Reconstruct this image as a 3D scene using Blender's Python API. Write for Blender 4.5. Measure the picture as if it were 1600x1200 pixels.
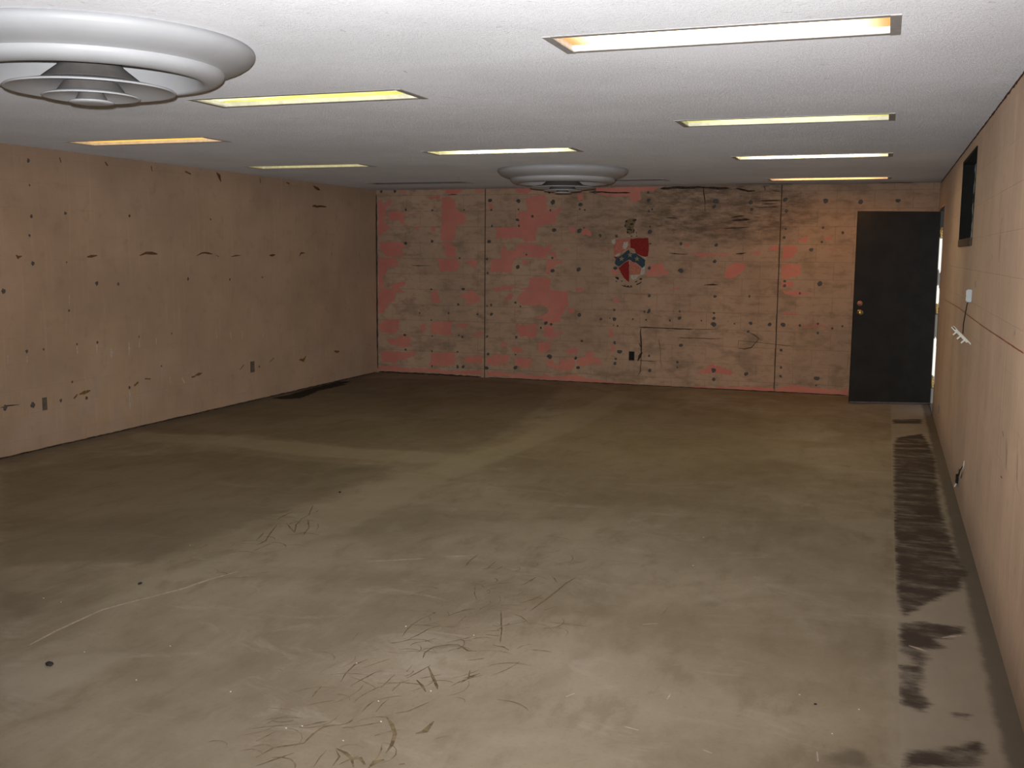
import bpy, bmesh, math, random
import numpy as np
from mathutils import Matrix, Vector
from mathutils.geometry import delaunay_2d_cdt

for o in list(bpy.data.objects): bpy.data.objects.remove(o, do_unlink=True)
scene = bpy.context.scene
COL = scene.collection

# ------------------------------------------------------------------ camera
W, H = 7.152, 2.5                      # room: x -W..0, y -16..0 (far wall at 0), z 0..H
CAM = Vector((-0.540, -13.045, 1.680))
RT = Vector((0.942291, 0.334712, 0.007529)); UP = Vector((-0.04897, 0.115547, 0.992094)); FW = Vector((-0.331195, 0.93521, -0.12527))
cd = bpy.data.cameras.new('camera'); cam = bpy.data.objects.new('camera', cd); COL.objects.link(cam)
cd.sensor_fit = 'HORIZONTAL'; cd.sensor_width = 36.0; cd.lens = 1635.45 / 1600 * 36.0
cd.clip_start = 0.02; cd.clip_end = 200
m = Matrix((RT, UP, -FW)).transposed().to_4x4(); m.translation = CAM
cam.matrix_world = m; scene.camera = cam

# ------------------------------------------------------------------ light of the place
scene.view_settings.view_transform = 'Standard'; scene.view_settings.look = 'None'
scene.view_settings.gamma = 1.0; scene.view_settings.use_curve_mapping = False
scene.view_settings.exposure = 0.0
wd = bpy.data.worlds.new('sky'); scene.world = wd; wd.use_nodes = True
bg = wd.node_tree.nodes['Background']; bg.inputs['Color'].default_value = (0.62, 0.72, 0.85, 1); bg.inputs['Strength'].default_value = 0.35
sd = bpy.data.lights.new('sun', 'SUN'); sun = bpy.data.objects.new('sun', sd); COL.objects.link(sun)
sd.energy = 4.0; sd.angle = 0.01; sd.color = (1.0, 0.95, 0.86)
sun.rotation_euler = Vector((-0.112, 1.0, -0.30)).to_track_quat('-Z', 'Y').to_euler(); sun.location = (6, -14, 8)
# the photographer's flash, just above the lens
FLASH_W = 1370.0
fd = bpy.data.lights.new('camera_flash', 'SPOT'); flash = bpy.data.objects.new('camera_flash', fd); COL.objects.link(flash)
fd.energy = FLASH_W; fd.color = (0.97, 0.975, 1.0); fd.spot_size = math.radians(94); fd.spot_blend = 1.0; fd.shadow_soft_size = 0.012
flash.location = CAM + UP * 0.055 + RT * -0.03 + FW * 0.02
flash.rotation_euler = (FW + UP * 0.23 + RT * -0.07).to_track_quat('-Z', 'Y').to_euler()

# ------------------------------------------------------------------ node helpers
class NT:
    def __init__(s, name):
        s.m = bpy.data.materials.new(name); s.m.use_nodes = True
        s.t = s.m.node_tree; s.n = s.t.nodes; s.b = s.n['Principled BSDF']; s.out = s.n['Material Output']
        s.pos = s.n.new('ShaderNodeNewGeometry').outputs['Position']
    def link(s, a, b): s.t.links.new(a, b)
    def put(s, v, sock):
        if isinstance(v, bpy.types.NodeSocket): s.link(v, sock)
        elif isinstance(v, (tuple, list)) and sock.type == 'RGBA' and len(v) == 3: sock.default_value = (*v, 1)
        else: sock.default_value = v
    def math(s, op, a, b=0.0, clamp=False):
        n = s.n.new('ShaderNodeMath'); n.operation = op; n.use_clamp = clamp
        s.put(a, n.inputs[0]); s.put(b, n.inputs[1]); return n.outputs[0]
    def vmul(s, v, sc):
        n = s.n.new('ShaderNodeVectorMath'); n.operation = 'MULTIPLY'; s.put(v, n.inputs[0]); n.inputs[1].default_value = sc; return n.outputs[0]
    def noise(s, scale, detail=4, rough=0.6, vec=None, stretch=None, dist=0.0):
        v = vec or s.pos
        if stretch: v = s.vmul(v, stretch)
        n = s.n.new('ShaderNodeTexNoise'); n.inputs['Scale'].default_value = scale; n.inputs['Detail'].default_value = detail
        n.inputs['Roughness'].default_value = rough; n.inputs['Distortion'].default_value = dist; s.link(v, n.inputs['Vector']); return n.outputs['Fac']
    def ramp(s, v, a, b):           # smoothstep a..b
        n = s.n.new('ShaderNodeMapRange'); n.interpolation_type = 'SMOOTHSTEP'; s.put(v, n.inputs[0])
        n.inputs[1].default_value = a; n.inputs[2].default_value = b; n.inputs[3].default_value = 0; n.inputs[4].default_value = 1; return n.outputs[0]
    def mix(s, f, a, b, mode='MIX'):
        n = s.n.new('ShaderNodeMix'); n.data_type = 'RGBA'; n.blend_type = mode
        s.put(f, n.inputs[0]); s.put(a, n.inputs[6]); s.put(b, n.inputs[7]); return n.outputs[2]
    def attr(s, name):
        n = s.n.new('ShaderNodeAttribute'); n.attribute_name = name; return n.outputs['Fac']
    def sep(s, v=None):
        n = s.n.new('ShaderNodeSeparateXYZ'); s.link(v or s.pos, n.inputs[0]); return n.outputs
    def bump(s, h, strength, dist):
        n = s.n.new('ShaderNodeBump'); n.inputs['Strength'].default_value = strength; n.inputs['Distance'].default_value = dist
        s.link(h, n.inputs['Height']); s.link(n.outputs[0], s.b.inputs['Normal'])
    def done(s, col=None, rough=0.8, metal=0.0, spec=0.3, droughness=0.0):
        s.b.inputs['Diffuse Roughness'].default_value = droughness
        if col is not None: s.put(col, s.b.inputs['Base Color'])
        s.put(rough, s.b.inputs['Roughness']); s.b.inputs['Metallic'].default_value = metal; s.b.inputs['Specular IOR Level'].default_value = spec
        return s.m

def plain(name, col, rough=0.6, metal=0.0, spec=0.3, var=0.12, scale=18, dr=0.0):
    t = NT(name); n = t.noise(scale, 4)
    f = t.ramp(n, 0.3, 0.7)
    dark = tuple(c * (1 - var) for c in col); lite = tuple(min(1, c * (1 + var)) for c in col)
    return t.done(t.mix(f, dark, lite), rough, metal, spec, dr)

def ell(t, xo, zo, x, z, rx, rz, soft=0.4):     # soft ellipse mask on a wall plane
    a = t.math('DIVIDE', t.math('SUBTRACT', xo, x), rx); b = t.math('DIVIDE', t.math('SUBTRACT', zo, z), rz)
    d = t.math('ADD', t.math('MULTIPLY', a, a), t.math('MULTIPLY', b, b))
    return t.math('SUBTRACT', 1.0, t.ramp(d, 1 - soft, 1 + soft))

def wall_mat(name, base, kind):
    t = NT(name); X, Y, Z = t.sep()
    big = t.ramp(t.noise(1.1, 4), 0.3, 0.7); fine = t.noise(60, 3, 0.7); mid = t.noise(6, 5, 0.65)
    c = t.mix(big, tuple(v * .88 for v in base), tuple(v * 1.08 for v in base))
    c = t.mix(t.math('MULTIPLY', t.ramp(mid, .52, .75), .45), c, tuple(v * .66 for v in base))
    if kind == 'back':
        hs = t.noise(7, 5, .7, stretch=(.6, 1, 1.9))
        c = t.mix(t.math('MULTIPLY', t.ramp(hs, .48, .70), .62), c, (base[0]*.52, base[1]*.5, base[2]*.46))
        # greenish-brown smoke marks, heaviest under the ceiling left of the door
        st = t.ramp(t.math('ADD', ell(t, X, Z, -2.35, 2.22, 1.0, .42, .8), t.math('MULTIPLY', ell(t, X, Z, -3.7, 2.1, 1.0, .4, .8), .45)), 0.05, 1.0)
        c = t.mix(t.math('MULTIPLY', t.math('MULTIPLY', st, t.ramp(hs, .3, .62)), .62), c, (.085, .06, .04))
        blot = t.ramp(t.noise(2.6, 4, .65, stretch=(1, 1, 1.5)), .50, .66)
        c = t.mix(t.math('MULTIPLY', blot, .38), c, (.20, .135, .085))
        sp = t.ramp(t.noise(28, 3, .6, stretch=(1, 1, 1.5)), .61, .70)
        c = t.mix(t.math('MULTIPLY', sp, .35), c, (.1, .075, .055))
        pk = t.ramp(t.noise(5, 5, .7, stretch=(.6, 1, 1.8)), .6, .72)
        c = t.mix(t.math('MULTIPLY', pk, .5), c, (.54, .21, .15))
    elif kind == 'left':
        vs = t.noise(14, 3, .6, stretch=(1, 2.2, .10))
        c = t.mix(t.math('MULTIPLY', t.ramp(vs, .55, .72), .22), c, tuple(v * 1.35 for v in base))
        low = t.math('MULTIPLY', t.ramp(t.noise(3, 4, .6), .45, .65), t.math('SUBTRACT', 1.0, t.ramp(Z, .25, .95)))
        c = t.mix(t.math('MULTIPLY', low, .25), c, (.42, .34, .29))
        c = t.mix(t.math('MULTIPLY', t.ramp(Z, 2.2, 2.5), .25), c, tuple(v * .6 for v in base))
    else:
        vs = t.noise(10, 4, .65, stretch=(1, 3.2, .07))
        c = t.mix(t.math('MULTIPLY', t.ramp(vs, .5, .74), .30), c, tuple(min(1, v * 1.5) for v in base))
        vd = t.noise(7, 4, .65, stretch=(1, 3.0, .08), dist=.3)
        c = t.mix(t.math('MULTIPLY', t.ramp(vd, .55, .75), .35), c, tuple(v * .6 for v in base))
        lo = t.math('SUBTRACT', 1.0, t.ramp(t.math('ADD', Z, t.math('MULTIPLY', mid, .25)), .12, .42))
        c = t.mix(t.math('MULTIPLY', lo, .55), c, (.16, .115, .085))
    t.bump(t.math('ADD', fine, t.math('MULTIPLY', mid, .6)), .25, .004)
    return t.done(c, .85, 0, .25, .6)

M = {}
M['wall_back'] = wall_mat('scraped_block_back', (.51, .36, .25), 'back')
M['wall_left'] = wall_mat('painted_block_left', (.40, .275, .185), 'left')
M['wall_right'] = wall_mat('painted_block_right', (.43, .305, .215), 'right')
M['joint'] = plain('mortar_joint', (.27, .18, .12), .9)
M['dab'] = plain('dark_adhesive', (.085, .076, .07), .6, var=.4, scale=60)
M['leftdab'] = plain('grey_adhesive', (.10, .088, .08), .7, var=.3, scale=60)
M['crack'] = plain('crack', (.055, .035, .025), .9)
M['soot_black'] = plain('soot_black', (.05, .035, .028), .9, var=.5, scale=30)  # smoke marks, and the dark lines at wall foot and corner
M['rust'] = plain('rust', (.15, .062, .033), .9, var=.3, scale=40)  # also colours the painted shade line atop the right wall
M['ochre'] = plain('ochre_glue', (.20, .115, .04), .8, var=.4, scale=40)
M['pale'] = plain('pale_filler', (.50, .42, .35), .9, var=.2, scale=40)
M['chalk'] = plain('red_chalk', (.42, .13, .085), .9, var=.3, scale=30)
M['glue'] = plain('glue_strand', (.185, .138, .078), .7, var=.35, scale=25)
M['strand'] = plain('fine_glue_strand', (.215, .165, .10), .7, var=.3, scale=25)
M['scuff'] = plain('ceiling_scuff', (.36, .34, .33), .9, var=.4, scale=40, dr=1.0)
def pinkm():
    t = NT('pink_paint_residue'); n = t.noise(13, 6, .75, stretch=(.7, 1, 1.6)); b = t.noise(2.2, 3)
    c = t.mix(t.ramp(b, .35, .65), (.58, .20, .16), (.65, .245, .18))
    c = t.mix(t.math('MULTIPLY', t.ramp(n, .53, .62), .75), c, (.42, .27, .19))
    return t.done(c, .8, 0, .3)
M['pink'] = pinkm()
def smudgem():
    t = NT('ceiling_smudge'); n = t.ramp(t.noise(16, 4, .7), .42, .62)
    return t.done(t.mix(n, (.59, .585, .59), (.48, .47, .465)), .95, 0, .15, 1.0)
M['smudge'] = smudgem()
def ceilm():
    t = NT('textured_ceiling'); f = t.noise(85, 4, .75); g = t.noise(1.0, 4, .6); sp = t.noise(22, 4, .65, stretch=(1.0, .7, 1))
    c = t.mix(t.ramp(g, .3, .7), (.75, .745, .755), (.83, .825, .84))
    c = t.mix(t.math('MULTIPLY', t.ramp(sp, .62, .74), .5), c, (.40, .375, .36))
    c = t.mix(t.math('MULTIPLY', t.ramp(f, .56, .7), .28), c, (.38, .37, .375))
    X, Y, Z = t.sep()
    far = t.ramp(t.math('ADD', Y, t.noise(2.5, 4)), -.35, .45)     # smoke staining along the far wall
    c = t.mix(t.math('MULTIPLY', far, .45), c, (.30, .26, .22))
    t.bump(f, .9, .012)
    return t.done(c, .95, 0, .15, 1.0)
M['ceiling'] = ceilm()
def floorm():
    t = NT('bare_concrete'); X, Y, Z = t.sep()
    n1 = t.noise(.9, 5, .6, dist=.6); n2 = t.noise(4.5, 5, .65, stretch=(1.3, .55, 1)); n3 = t.noise(45, 4, .7); wsp = t.noise(9, 4, .6)
    wx = t.noise(11, 5, .68, stretch=(.6, 1.5, 1))
    c = t.mix(t.ramp(n1, .32, .68), (.255, .208, .145), (.36, .302, .226))
    c = t.mix(t.math('MULTIPLY', t.ramp(n2, .5, .70), .5), c, (.215, .168, .11))
    c = t.mix(t.math('MULTIPLY', t.ramp(n2, .5, .3), .3), c, (.40, .345, .265))
    cl = t.ramp(t.noise(1.7, 6, .68, stretch=(.8, 1.5, 1), dist=1.2), .54, .70)
    c = t.mix(t.math('MULTIPLY', cl, .45), c, (.43, .385, .315))
    c = t.mix(t.math('MULTIPLY', t.ramp(n3, .5, .75), .22), c, (.17, .13, .085))
    def field(nm, a, b, k=.12, nz=None):
        v = t.math('ADD', t.attr(nm), t.math('MULTIPLY', t.math('SUBTRACT', nz or wsp, .5), k)); return t.ramp(v, a, b)
    c = t.mix(t.math('MULTIPLY', field('deep', -.06, .07, .2), .45), c, (.160, .124, .086))
    c = t.mix(t.math('MULTIPLY', field('deep2', -.3, .3, .35), .38), c, (.175, .128, .070))
    c = t.mix(t.math('MULTIPLY', field('band', -.04, .05, .16), .55), c, (.385, .33, .24))
    c = t.mix(t.math('MULTIPLY', field('pale', -.03, .03, .06), .28), c, (.45, .40, .33))
    c = t.mix(t.math('MULTIPLY', field('wet', -.03, .03, .1), .65), c, (.11, .09, .065))
    strip = t.ramp(X, -.425, -.405)
    c = t.mix(t.math('MULTIPLY', strip, .6), c, (.37, .33, .28))
    dk = t.math('MULTIPLY', field('dark', -.022, .022, .11, wx), t.ramp(X, -.418, -.408))
    c = t.mix(t.math('MULTIPLY', dk, t.ramp(t.noise(6, 5, .7, stretch=(.6, 1.4, 1)), .85, .42)), c, (.068, .050, .042))
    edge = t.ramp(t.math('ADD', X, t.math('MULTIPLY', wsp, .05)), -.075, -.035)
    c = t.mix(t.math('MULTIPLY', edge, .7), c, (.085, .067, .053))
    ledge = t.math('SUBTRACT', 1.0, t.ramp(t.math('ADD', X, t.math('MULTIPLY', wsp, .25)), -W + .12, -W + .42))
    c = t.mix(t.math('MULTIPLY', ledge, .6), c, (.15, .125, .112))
    c = t.mix(field('black', -.02, .02, .1), c, (.022, .018, .016))
    t.bump(t.math('ADD', n3, n2), .12, .004)
    return t.done(c, t.math('ADD', .62, t.math('MULTIPLY', n2, .25)), 0, .22)
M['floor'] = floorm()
M['metal'] = plain('grey_aluminium', (.50, .485, .475), .5, .15, .4, .1, 40)
M['housing'] = plain('white_enamel', (.72, .70, .66), .4)
M['diffuser'] = plain('white_painted_steel', (.44, .445, .455), .45, 0, .4, .03, 6)
M['neck'] = plain('bare_grey_steel', (.135, .125, .118), .7, .0, .4, .1, 20)
M['door'] = plain('dark_brown_door', (.018, .0145, .011), .6, 0, .3, .25, 5)
M['brass'] = plain('brass', (.60, .42, .16), .3, .9, .5, .15, 60)
M['copper'] = plain('worn_copper', (.55, .25, .17), .4, .7, .5, .15, 60)
M['frame_dark'] = plain('dark_green_frame', (.005, .0055, .0045), .8, 0, .3, .3, 12)
M['recess'] = plain('dusty_recess', (.16, .12, .085), .9, var=.3)
M['sill'] = plain('brown_sill', (.10, .072, .05), .8, 0, .3, .3, 14)
M['white'] = plain('white_plastic', (.70, .68, .60), .5, 0, .4, .1, 40)
M['bluewhite'] = plain('bluish_plastic', (.50, .56, .58), .5, 0, .4, .1, 40)
M['dark'] = plain('black_void', (.012, .011, .010), .8)
M['cord'] = plain('dark_wire', (.03, .027, .025), .5)
M['grey'] = plain('grey_steel', (.16, .155, .14), .5, .5, .4, .2, 30)
M['chip_dark'] = plain('dark_grit', (.03, .024, .02), .8)
M['chip_white'] = plain('white_grit', (.75, .74, .70), .6)
def jambm():
    t = NT('banded_white_jamb'); n = t.noise(6, 3, .5, stretch=(6, 1, 1)); X, Y, Z = t.sep(); w = None
    for zc, hw in ((1.69, .17), (1.24, .10), (.55, .20)):           # white bands at three heights with ragged ends, dark between
        d = t.math('SUBTRACT', hw, t.math('ABSOLUTE', t.math('SUBTRACT', Z, zc)))
        w = d if w is None else t.math('MAXIMUM', w, d)
    f = t.ramp(t.math('ADD', w, t.math('MULTIPLY', t.math('SUBTRACT', n, .5), .25)), -.01, .01)
    return t.done(t.mix(f, (.07, .065, .06), (.80, .79, .74)), .5)
M['jamb'] = jambm()
def panem():
    t = NT('dirty_frosted_glass'); n = t.ramp(t.noise(6, 4, .6), .45, .55)
    tr = t.n.new('ShaderNodeBsdfTranslucent'); t.put(t.mix(n, (.75, .76, .72), (.05, .05, .045)), tr.inputs['Color'])
    mx = t.n.new('ShaderNodeMixShader'); mx.inputs[0].default_value = .85; t.link(t.b.outputs[0], mx.inputs[1]); t.link(tr.outputs[0], mx.inputs[2])
    t.link(mx.outputs[0], t.out.inputs['Surface']); return t.done((.3, .3, .29), .2)
M['pane'] = panem()
M['ground'] = plain('outdoor_concrete', (.30, .29, .26), .9, scale=3)
for k, c in dict(red=(.26, .020, .016), pinkq=(.50, .18, .125), blue=(.035, .062, .085), whiteq=(.50, .47, .40), star=(.30, .235, .15), black=(.022, .02, .016), olive=(.20, .14, .075)).items():
    M['em_' + k] = plain('emblem_' + k, c, .8, 0, .3, .25, 60)

# ------------------------------------------------------------------ mesh helpers
class MB:
    def __init__(s): s.v = []; s.f = []
    def box(s, a, b):
        i = len(s.v); x0, y0, z0 = a; x1, y1, z1 = b
        s.v += [(x0,y0,z0),(x1,y0,z0),(x1,y1,z0),(x0,y1,z0),(x0,y0,z1),(x1,y0,z1),(x1,y1,z1),(x0,y1,z1)]
        s.f += [tuple(i + k for k in q) for q in ((3,2,1,0),(4,5,6,7),(0,1,5,4),(1,2,6,5),(2,3,7,6),(3,0,4,7))]; return s
    def lathe(s, prof, n=64, c=(0, 0, 0), closed=False):
        i = len(s.v); k = len(prof)
        for a in range(n):
            t = 2 * math.pi * a / n
            s.v += [(c[0] + r * math.cos(t), c[1] + r * math.sin(t), c[2] + z) for r, z in prof]
        for a in range(n):
            b = (a + 1) % n
            for j in range(k if closed else k - 1):
                j2 = (j + 1) % k; s.f.append((i + a*k + j, i + b*k + j, i + b*k + j2, i + a*k + j2))
        return s
    def tube(s, pts, r, n=8):
        pts = [Vector(p) for p in pts]; i = len(s.v); rings = []
        for k, p in enumerate(pts):
            d = (pts[min(k+1, len(pts)-1)] - pts[max(k-1, 0)]).normalized()
            a = d.cross(Vector((.3, .5, .81))).normalized(); b = d.cross(a)
            s.v += [tuple(p + a * r * math.cos(2*math.pi*q/n) + b * r * math.sin(2*math.pi*q/n)) for q in range(n)]
        for k in range(len(pts) - 1):
            for q in range(n):
                q2 = (q + 1) % n; s.f.append((i+k*n+q, i+k*n+q2, i+(k+1)*n+q2, i+(k+1)*n+q))
        s.f.append(tuple(i + q for q in range(n))[::-1]); s.f.append(tuple(i + (len(pts)-1)*n + q for q in range(n))); return s
    def mesh(s, name, mat, smooth=False, bevel=0):
        me = bpy.data.meshes.new(name); me.from_pydata(s.v, [], s.f); me.validate(); me.update()
        bm = bmesh.new(); bm.from_mesh(me)
        bmesh.ops.remove_doubles(bm, verts=bm.verts, dist=1e-5)
        if bevel: bmesh.ops.bevel(bm, geom=[e for e in bm.edges if len(e.link_faces) == 2 and e.calc_face_angle(0) > .5], offset=bevel, segments=2, affect='EDGES', clamp_overlap=True)
        bmesh.ops.recalc_face_normals(bm, faces=bm.faces); bm.to_mesh(me); bm.free()
        if smooth:
            for p in me.polygons: p.use_smooth = True
        me.materials.append(mat); return me
    def obj(s, name, mat, parent=None, smooth=False, bevel=0): return link(name, s.mesh(name, mat, smooth, bevel), parent)
def link(name, me, parent=None):
    o = bpy.data.objects.new(name, me); COL.objects.link(o)
    if parent: o.parent = parent
    return o
def empty(name, loc=(0, 0, 0), rz=0):
    o = bpy.data.objects.new(name, None); COL.objects.link(o); o.location = loc; o.rotation_euler = (0, 0, rz); o.empty_display_size = .1; return o
def tag(o, label, cat, group=None):
    o['label'] = label; o['category'] = cat
    if group: o['group'] = group
    return o
def struct(o, label=None):
    o['kind'] = 'structure'
    if label: o['label'] = label
    return o
def subtract(rects, hole):
    out = []; a0, a1, b0, b1 = hole
    for (u0, u1, z0, z1) in rects:
        if u1 <= a0 or u0 >= a1 or z1 <= b0 or z0 >= b1: out.append((u0, u1, z0, z1)); continue
        if u0 < a0: out.append((u0, a0, z0, z1))
        if u1 > a1: out.append((a1, u1, z0, z1))
        m0, m1 = max(u0, a0), min(u1, a1)
        if z0 < b0: out.append((m0, m1, z0, b0))
        if z1 > b1: out.append((m0, m1, b1, z1))
    return out
rng = random.Random(7)

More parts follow.
